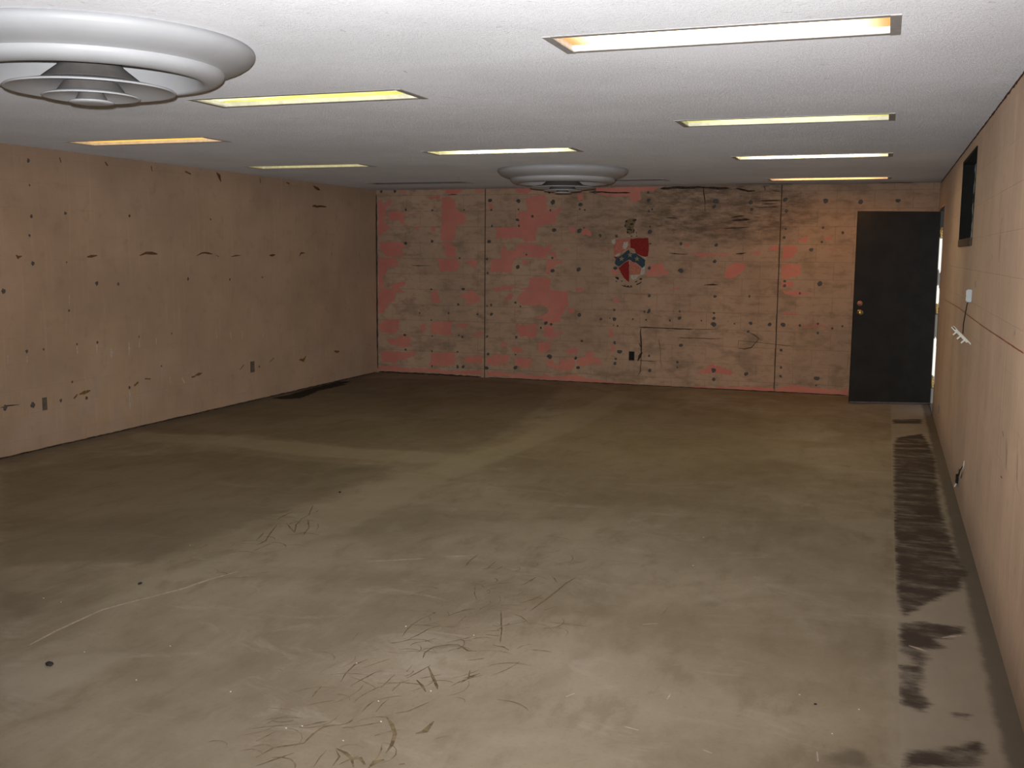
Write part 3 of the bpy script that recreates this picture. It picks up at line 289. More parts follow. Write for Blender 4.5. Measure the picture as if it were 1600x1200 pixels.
STROKES=[["back","crack",0.016,[[-2.694,2.494],[-2.688,2.424],[-2.674,2.347],[-2.664,2.285]]],["back","crack",0.008,[[-2.673,2.301],[-2.661,2.169]]],["back","crack",0.018,[[-3.434,0.746],[-3.431,0.616],[-3.421,0.51],[-3.418,0.379]]],["back","crack",0.035,[[-3.446,0.542],[-3.429,0.493]]],["back","crack",0.05,[[-3.458,0.32],[-3.434,0.379],[-3.41,0.429]]],["back","crack",0.011,[[-3.418,0.388],[-3.425,0.182],[-3.461,0.115]]],["back","crack",0.014,[[-3.459,0.745],[-3.278,0.742],[-3.034,0.738],[-2.768,0.738]]],["back","crack",0.007,[[-2.768,0.738],[-2.475,0.744]]],["back","crack",0.007,[[-3.201,0.599],[-3.173,0.479],[-3.169,0.316],[-3.142,0.236]]],["back","crack",0.009,[[-2.966,0.624],[-2.749,0.631],[-2.566,0.629],[-2.393,0.635]]],["back","crack",0.007,[[-3.474,0.32],[-3.35,0.317],[-3.218,0.314]]],["back","crack",0.01,[[-2.093,0.724],[-2.022,0.695],[-1.959,0.65],[-1.989,0.61],[-2.048,0.537],[-2.124,0.518],[-2.21,0.523]]],["back","crack",0.006,[[-2.21,0.523],[-2.205,0.618],[-1.958,0.603],[-1.774,0.587],[-1.546,0.571]]],["back","crack",0.008,[[-6.622,1.484],[-6.319,1.487]]],["back","crack",0.006,[[-3.114,0.715],[-3.001,0.711]]],["back","soot_black",0.03,[[-3.232,2.478],[-3.08,2.48],[-2.882,2.481],[-2.702,2.482],[-2.569,2.473],[-2.376,2.467]]],["back","soot_black",0.03,[[-2.299,2.466],[-2.145,2.426],[-2.069,2.432]]],["back","soot_black",0.03,[[-1.966,2.484],[-1.949,2.439]]],["back","soot_black",0.025,[[-1.859,2.43],[-1.784,2.421]]],["back","soot_black",0.02,[[-2.349,2.113],[-2.188,2.136]]],["back","soot_black",0.025,[[-2.332,2.075],[-2.118,2.09]]],["back","soot_black",0.015,[[-2.437,1.982],[-2.13,1.998]]],["back","soot_black",0.015,[[-2.027,2.31],[-1.765,2.316]]],["back","soot_black",0.012,[[-2.062,2.234],[-1.784,2.24]]],["back","soot_black",0.012,[[-1.988,2.272],[-1.801,2.278]]],["back","soot_black",0.02,[[-2.272,1.673],[-2.15,1.69]]],["back","soot_black",0.02,[[-2.65,1.293],[-2.477,1.296]]],["back","soot_black",0.012,[[-3.151,2.116],[-2.991,2.108]]],["back","soot_black",0.012,[[-3.099,1.683],[-2.962,1.668],[-2.859,1.669]]],["back","soot_black",0.02,[[-4.144,2.441],[-4.018,2.44],[-3.81,2.429],[-3.604,2.427]]],["back","soot_black",0.015,[[-6.084,2.43],[-5.946,2.429]]],["left","rust",0.045,[[-5.839,2.447],[-5.835,2.399]]],["left","rust",0.06,[[-5.289,2.455],[-5.267,2.417]]],["left","rust",0.045,[[-4.672,2.458],[-4.66,2.411]]],["left","rust",0.045,[[-4.159,2.447],[-4.068,2.429]]],["left","rust",0.045,[[-3.638,2.472],[-3.595,2.436],[-3.563,2.385]]],["left","rust",0.037500000000000006,[[-2.829,2.467],[-2.819,2.419]]],["left","rust",0.045,[[-2.285,2.467],[-2.216,2.45]]],["left","rust",0.045,[[-1.677,2.46],[-1.509,2.416]]],["left","rust",0.03,[[-6.373,1.627],[-6.354,1.606],[-6.314,1.616]]],["left","rust",0.026999999999999996,[[-5.573,1.604],[-5.517,1.615],[-5.444,1.621]]],["left","rust",0.03,[[-4.882,1.621],[-4.79,1.639],[-4.698,1.639],[-4.623,1.633]]],["left","rust",0.024,[[-4.014,1.62],[-3.928,1.646],[-3.82,1.646],[-3.743,1.633]]],["left","rust",0.03,[[-3.677,1.62],[-3.633,1.606]]],["left","rust",0.024,[[-3.415,1.606],[-3.332,1.62],[-3.236,1.62]]],["left","rust",0.045,[[-2.669,1.619],[-2.549,1.626]]],["left","rust",0.03,[[-2.032,1.611],[-1.987,1.642],[-1.898,1.649]]],["left","rust",0.03,[[-1.244,1.659],[-1.246,1.61]]],["left","rust",0.03,[[-0.507,1.652],[-0.508,1.593]]],["left","rust",0.03,[[-1.7,2.214],[-1.357,2.22]]],["left","ochre",0.065,[[-5.81,0.387],[-5.763,0.415]]],["left","ochre",0.039,[[-5.739,0.412],[-5.677,0.415],[-5.604,0.429]]],["left","ochre",0.078,[[-5.039,0.415],[-4.966,0.431]]],["left","ochre",0.052000000000000005,[[-4.874,0.445],[-4.79,0.442]]],["left","ochre",0.065,[[-4.169,0.398],[-4.096,0.39]]],["left","ochre",0.0325,[[-4.095,0.397],[-3.977,0.411]]],["left","ochre",0.052000000000000005,[[-3.314,0.375],[-3.227,0.423]]],["left","ochre",0.052000000000000005,[[-2.703,0.401],[-2.621,0.445]]],["left","ochre",0.039,[[-2.074,0.371],[-1.971,0.353],[-1.909,0.403]]],["left","ochre",0.039,[[-1.214,0.397],[-1.08,0.385]]],["left","pale",0.025,[[-5.744,0.84],[-5.74,0.773]]],["left","pale",0.03,[[-5.5,0.832],[-5.504,0.752]]],["left","pale",0.04,[[-5.329,0.789],[-5.318,0.689]]],["left","pale",0.025,[[-5.078,0.828],[-5.085,0.697]]],["left","pale",0.03,[[-4.931,0.823],[-4.934,0.756]]],["left","pale",0.025,[[-4.685,0.829],[-4.688,0.767]]],["left","pale",0.03,[[-3.715,0.81],[-3.706,0.756]]],["left","pale",0.03,[[-3.463,0.793],[-3.454,0.723]]],["left","pale",0.025,[[-3.247,0.799],[-3.251,0.708]]],["left","pale",0.03,[[-2.834,0.749],[-2.836,0.698]]],["left","pale",0.025,[[-2.458,0.775],[-2.46,0.723]]],["left","pale",0.02,[[-6.313,0.802],[-6.316,0.75]]],["left","pale",0.03,[[-5.095,0.367],[-5.096,0.186]]],["left","pale",0.02,[[-6.512,0.826],[-6.517,0.759]]],["left","pale",0.03,[[-4.503,0.435],[-4.497,0.358]]],["left","pale",0.05,[[-4.314,0.401],[-4.276,0.345]]],["left","pale",0.02,[[-5.808,1.288],[-5.814,1.189]]],["left","soot_black",0.012,[[-6.618,0.414],[-6.54,0.419],[-6.42,0.413]]],["right","chalk",0.007,[[-2.292,1.262],[-4.419,1.284],[-5.748,1.277],[-6.591,1.279],[-7.681,1.286],[-8.409,1.291]]],["right","pale",0.05,[[-6.457,1.347],[-6.504,1.284]]],["right","pale",0.04,[[-8.053,1.362],[-8.045,1.334]]],["right","pale",0.03,[[-6.77,1.687],[-6.823,1.663]]],["right","pale",0.03,[[-7.659,1.634],[-7.65,1.604]]],["right","pale",0.03,[[-8.026,0.866],[-8.075,0.746]]],["right","pale",0.02,[[-8.413,0.905],[-8.476,0.759]]],["right","pale",0.03,[[-7.178,1.597],[-7.241,1.55]]],["right","pale",0.03,[[-8.02,1.582],[-8.031,1.563]]],["right","soot_black",0.02,[[-7.178,2.086],[-7.173,2.045]]],["right","soot_black",0.02,[[-7.192,1.869],[-7.185,1.831]]],["right","soot_black",0.012,[[-7.159,1.822],[-7.178,1.645]]],["right","soot_black",0.03,[[-7.848,0.889],[-7.891,0.866]]],["right","soot_black",0.03,[[-7.892,0.689],[-7.95,0.686]]],["right","soot_black",0.05,[[-5.767,1.514],[-5.82,1.479]]],["right","soot_black",0.03,[[-5.823,1.379],[-5.823,1.346]]],["ceil","scuff",0.02,[[-3.607,-6.386],[-3.538,-6.327]]],["ceil","scuff",0.05,[[-3.216,-6.717],[-3.206,-6.644],[-3.141,-6.695]]],["ceil","scuff",0.02,[[-2.912,-7.508],[-2.853,-7.464]]],["ceil","scuff",0.02,[[-2.894,-7.395],[-2.812,-7.343]]],["ceil","scuff",0.02,[[-3.009,-6.987],[-2.967,-6.912]]],["ceil","scuff",0.03,[[-2.503,-9.445],[-2.504,-9.41]]],["ceil","scuff",0.02,[[-4.105,-7.207],[-4.013,-7.115]]],["ceil","scuff",0.03,[[-4.343,-5.615],[-4.284,-5.599]]],["ceil","scuff",0.02,[[-4.16,-6.17],[-4.106,-6.155]]],["ceil","scuff",0.015,[[-2.257,-7.068],[-2.211,-7.026]]],["ceil","scuff",0.015,[[-2.038,-6.448],[-1.941,-6.386]]],["ceil","scuff",0.02,[[-2.049,-6.208],[-1.993,-6.155]]],["ceil","scuff",0.02,[[-1.146,-7.333],[-1.144,-7.214]]],["ceil","scuff",0.015,[[-1.528,-5.479],[-1.447,-5.498]]],["ceil","scuff",0.015,[[-1.959,-4.66],[-1.891,-4.642]]],["ceil","scuff",0.02,[[-2.319,-7.909],[-2.286,-7.985]]],["ceil","scuff",0.02,[[-1.845,-8.534],[-1.825,-8.511]]],["ceil","scuff",0.02,[[-2.839,-5.537],[-2.878,-5.361]]],["ceil","scuff",0.02,[[-4.17,-8.234],[-4.227,-8.153]]],["ceil","scuff",0.02,[[-5.371,-7.333],[-5.338,-7.324]]],["ceil","scuff",0.02,[[-4.736,-7.081],[-4.675,-7.063]]],["ceil","scuff",0.02,[[-5.015,-6.783],[-4.937,-6.761]]],["ceil","scuff",0.03,[[-2.666,-8.565],[-2.672,-8.513]]],["ceil","scuff",0.015,[[-2.813,-7.782],[-2.76,-7.644]]],["ceil","scuff",0.02,[[-0.921,-9.242],[-0.883,-9.24]]],["ceil","scuff",0.02,[[-0.237,-8.847],[-0.218,-8.796]]],["ceil","scuff",0.03,[[-5.0,-2.248],[-5.155,-1.872]]],["ceil","smudge",0.1,[[-1.99,-7.767],[-1.966,-7.601],[-1.892,-7.484],[-1.8,-7.433],[-1.721,-7.481]]],["ceil","smudge",0.08,[[-2.449,-6.393],[-2.396,-6.196],[-2.294,-6.167]]],["ceil","smudge",0.1,[[-4.546,-6.571],[-4.522,-6.357],[-4.361,-6.183],[-4.398,-5.874]]],["ceil","smudge",0.06,[[-1.069,-5.593],[-0.969,-5.526]]],["ceil","soot_black",0.09,[[-2.27,-0.228],[-2.043,-0.249],[-1.791,-0.191],[-1.617,-0.08]]],["ceil","soot_black",0.09,[[-0.673,-0.1],[-0.479,-0.124],[-0.292,-0.036]]],["floor","glue",0.008,[[-2.46,-9.038],[-2.477,-8.961],[-2.485,-8.878],[-2.474,-8.795],[-2.447,-8.693]]],["floor","glue",0.008,[[-2.382,-8.749],[-2.361,-8.684],[-2.336,-8.627],[-2.295,-8.587]]],["floor","glue",0.008,[[-2.422,-9.045],[-2.406,-8.997],[-2.392,-8.908],[-2.37,-8.867],[-2.294,-8.845]]],["floor","glue",0.008,[[-2.174,-8.565],[-2.086,-8.792],[-2.033,-8.958]]],["floor","glue",0.008,[[-2.273,-9.231],[-2.292,-9.173],[-2.283,-9.102],[-2.236,-9.055],[-2.184,-9.035]]],["floor","glue",0.008,[[-2.478,-9.561],[-2.498,-9.484],[-2.505,-9.391],[-2.483,-9.319]]],["floor","glue",0.008,[[-2.421,-9.588],[-2.411,-9.527],[-2.392,-9.427]]],["floor","glue",0.008,[[-2.303,-9.56],[-2.308,-9.48],[-2.309,-9.422]]],["floor","glue",0.008,[[-2.054,-9.451],[-2.04,-9.404],[-2.013,-9.353],[-1.977,-9.306]]],["floor","glue",0.008,[[-2.197,-9.04],[-2.154,-9.073],[-2.125,-9.091]]],["floor","glue",0.008,[[-2.214,-9.29],[-2.235,-9.385],[-2.25,-9.442]]],["floor","glue",0.008,[[-2.152,-9.745],[-2.117,-9.711],[-2.076,-9.614]]],["floor","glue",0.008,[[-2.504,-10.112],[-2.493,-10.069],[-2.48,-10.019]]],["floor","glue",0.008,[[-2.439,-10.211],[-2.421,-10.131],[-2.343,-10.065],[-2.351,-9.997],[-2.341,-9.927],[-2.299,-9.898]]],["floor","glue",0.008,[[-2.405,-10.262],[-2.373,-10.198],[-2.337,-10.137]]],["floor","glue",0.008,[[-2.226,-10.201],[-2.242,-10.131],[-2.245,-10.084]]],["floor","glue",0.008,[[-2.17,-10.175],[-2.182,-10.109],[-2.215,-10.073]]],["floor","glue",0.008,[[-2.273,-9.776],[-2.276,-9.719],[-2.273,-9.673]]],["floor","glue",0.008,[[-2.224,-9.758],[-2.233,-9.688],[-2.229,-9.641]]],["floor","glue",0.008,[[-2.422,-8.264],[-2.38,-8.382],[-2.334,-8.467]]],["floor","glue",0.008,[[-2.247,-9.899],[-2.203,-9.862],[-2.169,-9.829]]],["floor","glue",0.008,[[-2.25,-9.572],[-2.254,-9.493],[-2.232,-9.452]]],["floor","glue",0.008,[[-2.488,-9.798],[-2.457,-9.757],[-2.42,-9.728]]],["floor","glue",0.008,[[-2.507,-9.73],[-2.52,-9.673],[-2.525,-9.627]]],["floor","glue",0.008,[[-2.511,-9.236],[-2.492,-9.2]]],["floor","glue",0.008,[[-2.277,-9.384],[-2.284,-9.317]]],["floor","glue",0.008,[[-2.043,-9.279],[-2.019,-9.355],[-2.031,-9.409]]],["floor","glue",0.008,[[-2.265,-8.338],[-2.255,-8.321]]],["floor","glue",0.015,[[-2.216,-9.309],[-2.162,-9.392],[-2.107,-9.47],[-2.092,-9.497]]],["floor","glue",0.015,[[-2.208,-9.443],[-2.159,-9.49],[-2.126,-9.533]]],["floor","glue",0.015,[[-2.167,-9.786],[-2.123,-9.832],[-2.082,-9.897],[-2.055,-9.976],[-2.047,-10.035]]],["floor","glue",0.015,[[-2.22,-10.063],[-2.173,-10.082],[-2.137,-10.104],[-2.104,-10.156]]],["floor","glue",0.015,[[-2.177,-9.052],[-2.131,-9.093],[-2.093,-9.079]]],["floor","glue",0.015,[[-2.052,-8.995],[-2.001,-8.996],[-1.97,-9.022]]],["floor","glue",0.015,[[-2.037,-9.362],[-2.013,-9.336],[-1.995,-9.295]]],["floor","glue",0.026,[[-2.016,-9.872],[-1.995,-9.838],[-1.994,-9.756]]],["floor","glue",0.026,[[-2.127,-10.112],[-2.112,-10.095],[-2.077,-10.128]]],["floor","glue",0.026,[[-2.052,-10.131],[-2.05,-10.101],[-2.032,-10.077]]],["floor","glue",0.026,[[-1.973,-10.09],[-1.956,-10.078]]],["floor","glue",0.026,[[-2.122,-8.89],[-2.066,-8.879]]],["floor","glue",0.01,[[-3.86,-8.038],[-3.865,-7.932],[-3.945,-7.737],[-3.999,-7.598]]],["floor","glue",0.01,[[-3.917,-7.952],[-3.97,-7.785]]],["floor","glue",0.01,[[-3.965,-7.544],[-3.801,-7.72],[-3.889,-7.556],[-3.934,-7.406],[-3.938,-7.32],[-4.044,-7.088]]],["floor","glue",0.01,[[-3.773,-7.748],[-3.729,-7.731],[-3.778,-7.593],[-3.881,-7.428]]],["floor","glue",0.01,[[-4.062,-7.498],[-4.08,-7.376],[-4.076,-7.285]]],["floor","glue",0.01,[[-3.862,-8.003],[-3.847,-7.943]]],["floor","glue",0.01,[[-2.59,-7.979],[-2.61,-7.861],[-2.608,-7.745]]],["floor","glue",0.01,[[-2.466,-7.993],[-2.469,-7.838]]],["floor","glue",0.01,[[-2.043,-8.528],[-2.028,-8.401],[-2.013,-8.242],[-2.005,-8.077],[-1.981,-7.955]]],["floor","glue",0.01,[[-2.122,-8.437],[-2.087,-8.373],[-2.058,-8.285]]],["floor","glue",0.01,[[-2.106,-7.974],[-2.051,-8.067]]],["floor","glue",0.01,[[-2.109,-8.588],[-2.053,-8.613],[-2.002,-8.673]]],["floor","glue",0.01,[[-1.983,-8.493],[-1.943,-8.418]]],["floor","glue",0.01,[[-2.175,-8.029],[-2.203,-8.18]]],["floor","pale",0.012,[[-3.128,-8.091],[-2.97,-7.999],[-2.843,-7.918]]],["floor","pale",0.012,[[-2.765,-7.855],[-2.594,-7.756]]],["floor","pale",0.014,[[-3.906,-9.689],[-3.923,-9.465],[-3.922,-9.222],[-3.859,-9.052],[-3.77,-8.853],[-3.727,-8.65],[-3.674,-8.491]]],["floor","pale",0.02,[[-1.501,-8.516],[-1.443,-8.477]]],["floor","pale",0.02,[[-1.242,-9.272],[-1.239,-9.224]]],["floor","pale",0.02,[[-1.341,-9.554],[-1.286,-9.567]]],["floor","pale",0.02,[[-1.043,-9.637],[-1.014,-9.65]]],["floor","pale",0.02,[[-1.606,-9.385],[-1.586,-9.347]]],["floor","pale",0.02,[[-0.683,-9.515],[-0.673,-9.583]]],["floor","pale",0.025,[[-0.226,-8.211],[-0.143,-8.147]]],["floor","pale",0.025,[[-0.366,-8.361],[-0.328,-8.386],[-0.295,-8.405]]]]
EMBLEM={"red":[[[-3.592,1.853],[-3.469,1.863],[-3.363,1.865],[-3.351,1.776],[-3.361,1.641],[-3.39,1.631],[-3.464,1.648],[-3.514,1.675],[-3.539,1.727],[-3.591,1.743]],[[-3.737,1.484],[-3.667,1.548],[-3.602,1.581],[-3.594,1.309],[-3.664,1.364],[-3.706,1.428]],[[-3.802,1.631],[-3.744,1.628],[-3.776,1.597]]],"pink":[[[-3.798,1.842],[-3.596,1.859],[-3.593,1.747],[-3.654,1.711],[-3.72,1.67],[-3.794,1.633],[-3.809,1.758]],[[-3.592,1.575],[-3.544,1.567],[-3.439,1.484],[-3.462,1.408],[-3.588,1.402]]],"blue":[[[-3.786,1.565],[-3.768,1.605],[-3.686,1.658],[-3.609,1.719],[-3.592,1.683],[-3.546,1.671],[-3.513,1.675],[-3.463,1.64],[-3.395,1.591],[-3.397,1.521],[-3.431,1.491],[-3.469,1.524],[-3.511,1.555],[-3.556,1.567],[-3.598,1.595],[-3.668,1.556],[-3.731,1.505],[-3.784,1.539]],[[-3.795,1.484],[-3.766,1.504],[-3.753,1.476],[-3.782,1.46]]],"white":[[[-3.836,1.842],[-3.79,1.85],[-3.779,1.81],[-3.797,1.786],[-3.83,1.794]],[[-3.673,1.811],[-3.624,1.819],[-3.614,1.775],[-3.655,1.719],[-3.681,1.726],[-3.687,1.758]],[[-3.774,1.657],[-3.724,1.678],[-3.719,1.654],[-3.76,1.629],[-3.794,1.633]],[[-3.58,1.4],[-3.462,1.402],[-3.506,1.355],[-3.539,1.338],[-3.577,1.366]],[[-3.422,1.626],[-3.369,1.623],[-3.389,1.601]],[[-3.443,1.48],[-3.4,1.561],[-3.392,1.569],[-3.397,1.416],[-3.458,1.4]],[[-3.65,1.892],[-3.596,1.889],[-3.6,1.881],[-3.642,1.883]],[[-3.547,1.899],[-3.527,1.895],[-3.531,1.883],[-3.545,1.885]]],"star":[[-3.7,1.602,0.037],[-3.591,1.653,0.037],[-3.5,1.604,0.037]],"black":[[[-3.784,1.375],[-3.734,1.371],[-3.728,1.343],[-3.75,1.34]],[[-3.465,1.359],[-3.428,1.364],[-3.432,1.344],[-3.461,1.342]],[[-3.522,1.318],[-3.489,1.331],[-3.493,1.316],[-3.517,1.309]],[[-3.708,1.283],[-3.67,1.266],[-3.62,1.256],[-3.553,1.255],[-3.553,1.247],[-3.619,1.245],[-3.669,1.254]],[[-3.62,1.266],[-3.599,1.268],[-3.599,1.254],[-3.618,1.255]],[[-3.505,1.286],[-3.464,1.303],[-3.44,1.319],[-3.435,1.31],[-3.464,1.289],[-3.496,1.274]],[[-3.771,1.33],[-3.75,1.314],[-3.754,1.306],[-3.772,1.318]],[[-3.704,1.327],[-3.679,1.324],[-3.681,1.315],[-3.7,1.318]],[[-3.579,1.267],[-3.558,1.268],[-3.558,1.257],[-3.578,1.257]],[[-3.657,1.275],[-3.637,1.269],[-3.64,1.261],[-3.657,1.266]],[[-3.635,1.975],[-3.598,1.983],[-3.573,1.967],[-3.577,1.955],[-3.61,1.967],[-3.631,1.959]],[[-3.604,2.042],[-3.563,2.05],[-3.554,2.034],[-3.587,2.024]],[[-3.673,2.023],[-3.657,2.03],[-3.653,2.007],[-3.665,1.999]],[[-3.643,1.943],[-3.622,1.947],[-3.618,1.919],[-3.634,1.923]],[[-3.553,1.979],[-3.538,1.967],[-3.548,1.927],[-3.56,1.927]],[[-3.662,2.078],[-3.638,2.09],[-3.633,2.07],[-3.654,2.058]],[[-3.572,2.086],[-3.523,2.102],[-3.519,2.086],[-3.555,2.069]],[[-3.62,2.007],[-3.586,1.999],[-3.59,1.991],[-3.619,1.997]],[[-3.524,1.943],[-3.507,1.931],[-3.515,1.915]],[[-3.588,1.891],[-3.568,1.893],[-3.569,1.881],[-3.584,1.881]],[[-3.519,1.895],[-3.502,1.891],[-3.506,1.881],[-3.518,1.882]]],"olive":[[[-3.662,2.07],[-3.622,2.102],[-3.556,2.11],[-3.515,2.094],[-3.538,2.046],[-3.554,1.999],[-3.56,1.927],[-3.601,1.907],[-3.634,1.931],[-3.644,1.983],[-3.669,2.023]]]}
FLOOR_POLY={"dark":[[[-0.397,-1.698],[-0.117,-1.584],[-0.126,-1.893],[-0.398,-2.004]],[[-0.375,-2.857],[-0.145,-2.543],[-0.103,-2.961],[-0.076,-3.896],[-0.119,-5.359],[-0.12,-5.746],[-0.106,-6.253],[-0.085,-6.826],[-0.049,-7.128],[-0.079,-7.257],[-0.106,-7.436],[-0.251,-7.701],[-0.381,-7.963],[-0.406,-7.604],[-0.412,-6.674],[-0.405,-5.043],[-0.4,-3.416]],[[-0.402,-8.089],[-0.305,-8.026],[-0.128,-8.03],[-0.143,-8.138],[-0.259,-8.248],[-0.21,-8.326],[-0.315,-8.389],[-0.293,-8.495],[-0.321,-8.578],[-0.401,-8.46]],[[-0.405,-8.61],[-0.321,-8.578],[-0.32,-8.717],[-0.338,-8.855],[-0.298,-8.964],[-0.334,-9.037],[-0.405,-9.004]],[[-0.406,-9.412],[-0.323,-9.366],[-0.218,-9.292],[-0.152,-9.232],[-0.141,-9.288],[-0.168,-9.437],[-0.404,-9.525]],[[-0.219,-9.023],[-0.169,-9.021],[-0.182,-9.06],[-0.221,-9.052]]],"wet":[[[-0.65,-9.551],[-0.612,-9.474],[-0.54,-9.447],[-0.508,-9.498],[-0.517,-9.567],[-0.656,-9.619]]],"black":[[[-7.082,-2.789],[-7.052,-2.424],[-7.117,-1.951],[-7.124,-1.552],[-6.891,-1.315],[-6.915,-1.995],[-6.781,-2.663],[-6.926,-2.837]],[[-7.117,-1.951],[-7.13,-1.13],[-6.979,-1.065],[-6.952,-1.616]]],"band":[[[-7.047,-5.26],[-6.263,-5.09],[-5.258,-5.102],[-4.701,-5.203],[-4.373,-5.134],[-3.915,-5.104],[-3.661,-5.092],[-3.779,-5.425],[-4.065,-5.539],[-4.493,-5.597],[-5.008,-5.629],[-5.996,-5.465],[-6.689,-5.611]],[[-3.581,-0.721],[-3.609,-2.309],[-3.667,-3.252],[-3.607,-4.371],[-3.733,-4.909],[-3.826,-5.444],[-3.878,-5.937],[-3.957,-6.613],[-4.022,-7.117],[-4.013,-7.521],[-4.012,-7.84],[-3.925,-8.194],[-3.954,-8.501],[-4.001,-8.755],[-3.786,-8.729],[-3.802,-8.253],[-3.639,-7.917],[-3.532,-7.417],[-3.527,-6.886],[-3.501,-6.078],[-3.414,-5.224],[-3.342,-4.264],[-3.246,-3.568],[-3.224,-2.15],[-3.36,-0.817]]],"pale":[[[-3.626,-10.119],[-3.435,-10.126],[-3.431,-9.899],[-3.434,-9.713],[-3.434,-9.588],[-3.579,-9.658],[-3.702,-9.778],[-3.845,-9.904]],[[-0.473,-7.576],[-0.412,-7.552],[-0.407,-8.304],[-0.419,-9.009],[-0.412,-9.528],[-0.457,-9.545],[-0.446,-9.019],[-0.458,-8.323]]],"deep":[[[-7.998,-4.586],[-7.115,-2.803],[-7.099,-0.664],[-5.248,-0.255],[-4.281,-0.556],[-3.992,-2.467],[-3.819,-4.456],[-3.827,-5.038],[-4.729,-5.151],[-5.888,-4.938],[-6.734,-5.207]],[[-6.728,-7.064],[-6.497,-6.31],[-5.803,-5.737],[-4.85,-5.795],[-4.093,-5.713],[-4.007,-6.111],[-4.125,-7.024],[-4.199,-7.988],[-4.213,-8.539],[-4.628,-8.698],[-4.9,-8.864]],[[-4.608,-9.152],[-4.33,-9.15],[-4.154,-9.375],[-4.22,-9.534]]],"deep2":[[[-3.355,-4.757],[-3.38,-3.544],[-3.318,-1.776],[-2.321,-1.778],[-1.31,-1.844],[-1.052,-5.297],[-1.642,-5.955],[-2.214,-6.374],[-2.92,-6.031]]]}
CHIPS={"pebble":[[-3.659,-9.834,0.022],[-4.01,-8.848,0.014],[-4.059,-6.695,0.014],[-0.709,-9.124,0.008]],"white":[[-4.182,-9.204,0.004],[-3.629,-9.669,0.004],[-4.3,-9.19,0.004],[-2.5,-8.919,0.004],[-2.505,-9.378,0.004],[-2.257,-9.673,0.004],[-2.17,-9.825,0.004],[-2.173,-8.914,0.004],[-2.225,-10.004,0.004],[-2.11,-9.52,0.004],[-0.772,-9.056,0.004],[-0.554,-9.113,0.004],[-0.638,-9.356,0.004],[-1.485,-6.94,0.004],[-1.445,-7.528,0.004],[-2.461,-9.988,0.004],[-2.416,-9.955,0.004],[-2.825,-9.794,0.004],[-3.233,-9.831,0.004],[-3.336,-9.489,0.004],[-4.214,-8.167,0.004]]}

# ------------------------------------------------------------------ floor
def poly_sd(P, poly):
    poly = np.array(poly); n = len(poly); d = np.full(len(P), 1e9); ins = np.zeros(len(P), bool)
    for i in range(n):
        a, b = poly[i], poly[(i + 1) % n]; e = b - a; w = P - a
        t = np.clip((w @ e) / (e @ e + 1e-12), 0, 1); q = w - t[:, None] * e
        d = np.minimum(d, (q * q).sum(1))
        c1 = (a[1] > P[:, 1]) != (b[1] > P[:, 1])
        with np.errstate(divide='ignore', invalid='ignore'):
            xi = e[0] * (P[:, 1] - a[1]) / e[1] + a[0] if e[1] != 0 else np.full(len(P), 1e9)
        ins ^= c1 & (P[:, 0] < xi)
    d = np.sqrt(d); return np.where(ins, d, -d)
xs = np.concatenate([np.linspace(-W - .02, -.6, 132)[:-1], np.linspace(-.6, .02, 51)])
ys = np.concatenate([np.linspace(-16.02, -10.8, 22)[:-1], np.linspace(-10.8, .02, 361)])
gx, gy = np.meshgrid(xs, ys); P2 = np.c_[gx.ravel(), gy.ravel()]
nx, ny = len(xs), len(ys); ii = np.arange(nx * ny).reshape(ny, nx)
fq = np.stack([ii[:-1, :-1], ii[:-1, 1:], ii[1:, 1:], ii[1:, :-1]], -1).reshape(-1, 4)
me = bpy.data.meshes.new('floor'); me.from_pydata(np.c_[P2, np.zeros(len(P2))].tolist(), [], fq.tolist())
for k, polys in FLOOR_POLY.items():
    v = np.full(len(P2), -1.0)
    for q in polys: v = np.maximum(v, poly_sd(P2, q))
    a = me.attributes.new(k, 'FLOAT', 'POINT'); a.data.foreach_set('value', np.clip(v, -1, 1).astype(np.float32))
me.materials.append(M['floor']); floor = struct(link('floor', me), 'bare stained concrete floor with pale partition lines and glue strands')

# ------------------------------------------------------------------ ceiling with openings for the recessed lights
LX = {'r': -1.18, 'm': -3.565, 'l': -5.94}; LLEN, LWID = 1.30, .35
LAMPS = [  # column, y, centre radiance, end radiance, streaky, label
 ('r', -8.92, (8.5, 6.8, 4.8), (1.15, .58, .20), 0, 'long bright white recessed ceiling light with orange ends, the nearest one'),
 ('r', -6.24, (1.9, 1.8, .80), (.80, .75, .22), 0, 'pale yellow recessed ceiling light, second nearest in the column toward the door'),
 ('r', -3.70, (15, 12, 7.8), (1.8, 1.5, .6), 0, 'white recessed ceiling light, third nearest in the column toward the door'),
 ('r', -0.92, (8.0, 3.8, .85), (2.0, .9, .22), 0, 'orange glowing recessed ceiling light in front of the dark door'),
 ('m', -7.90, (1.3, 1.22, .30), (.85, .80, .16), 1, 'streaky yellow recessed ceiling light beside the large round vent'),
 ('m', -4.80, (8, 7.2, 3.8), (1.1, 1.0, .25), 0, 'whitish yellow recessed ceiling light in front of the far round vent'),
 ('m', -1.15, None, None, 0, 'unlit recessed ceiling light right behind the far round vent'),
 ('l', -6.25, (1.5, .80, .13), (1.1, .58, .10), 0, 'orange recessed ceiling light nearest the left wall'),
 ('l', -3.83, (.90, .80, .20), (.65, .56, .12), 0, 'dim yellow recessed ceiling light near the left wall'),
 ('l', -1.25, None, None, 0, 'unlit recessed ceiling light in the far left corner'),
 ('r', -11.6, (6, 5, 3.6), (2.0, 1.2, .4), 0, 'white recessed ceiling light behind the viewpoint near the right wall'),
 ('l', -8.75, (3, 2.3, .9), (1.0, .8, .3), 0, 'warm recessed ceiling light beside the left wall nearest the viewpoint'),
]
rects = [(-W - .02, .02, -16.02, .02)]
for c, y, *_ in LAMPS: rects = subtract(rects, (LX[c] - .62, LX[c] + .62, y - .14, y + .14))
mb = MB()
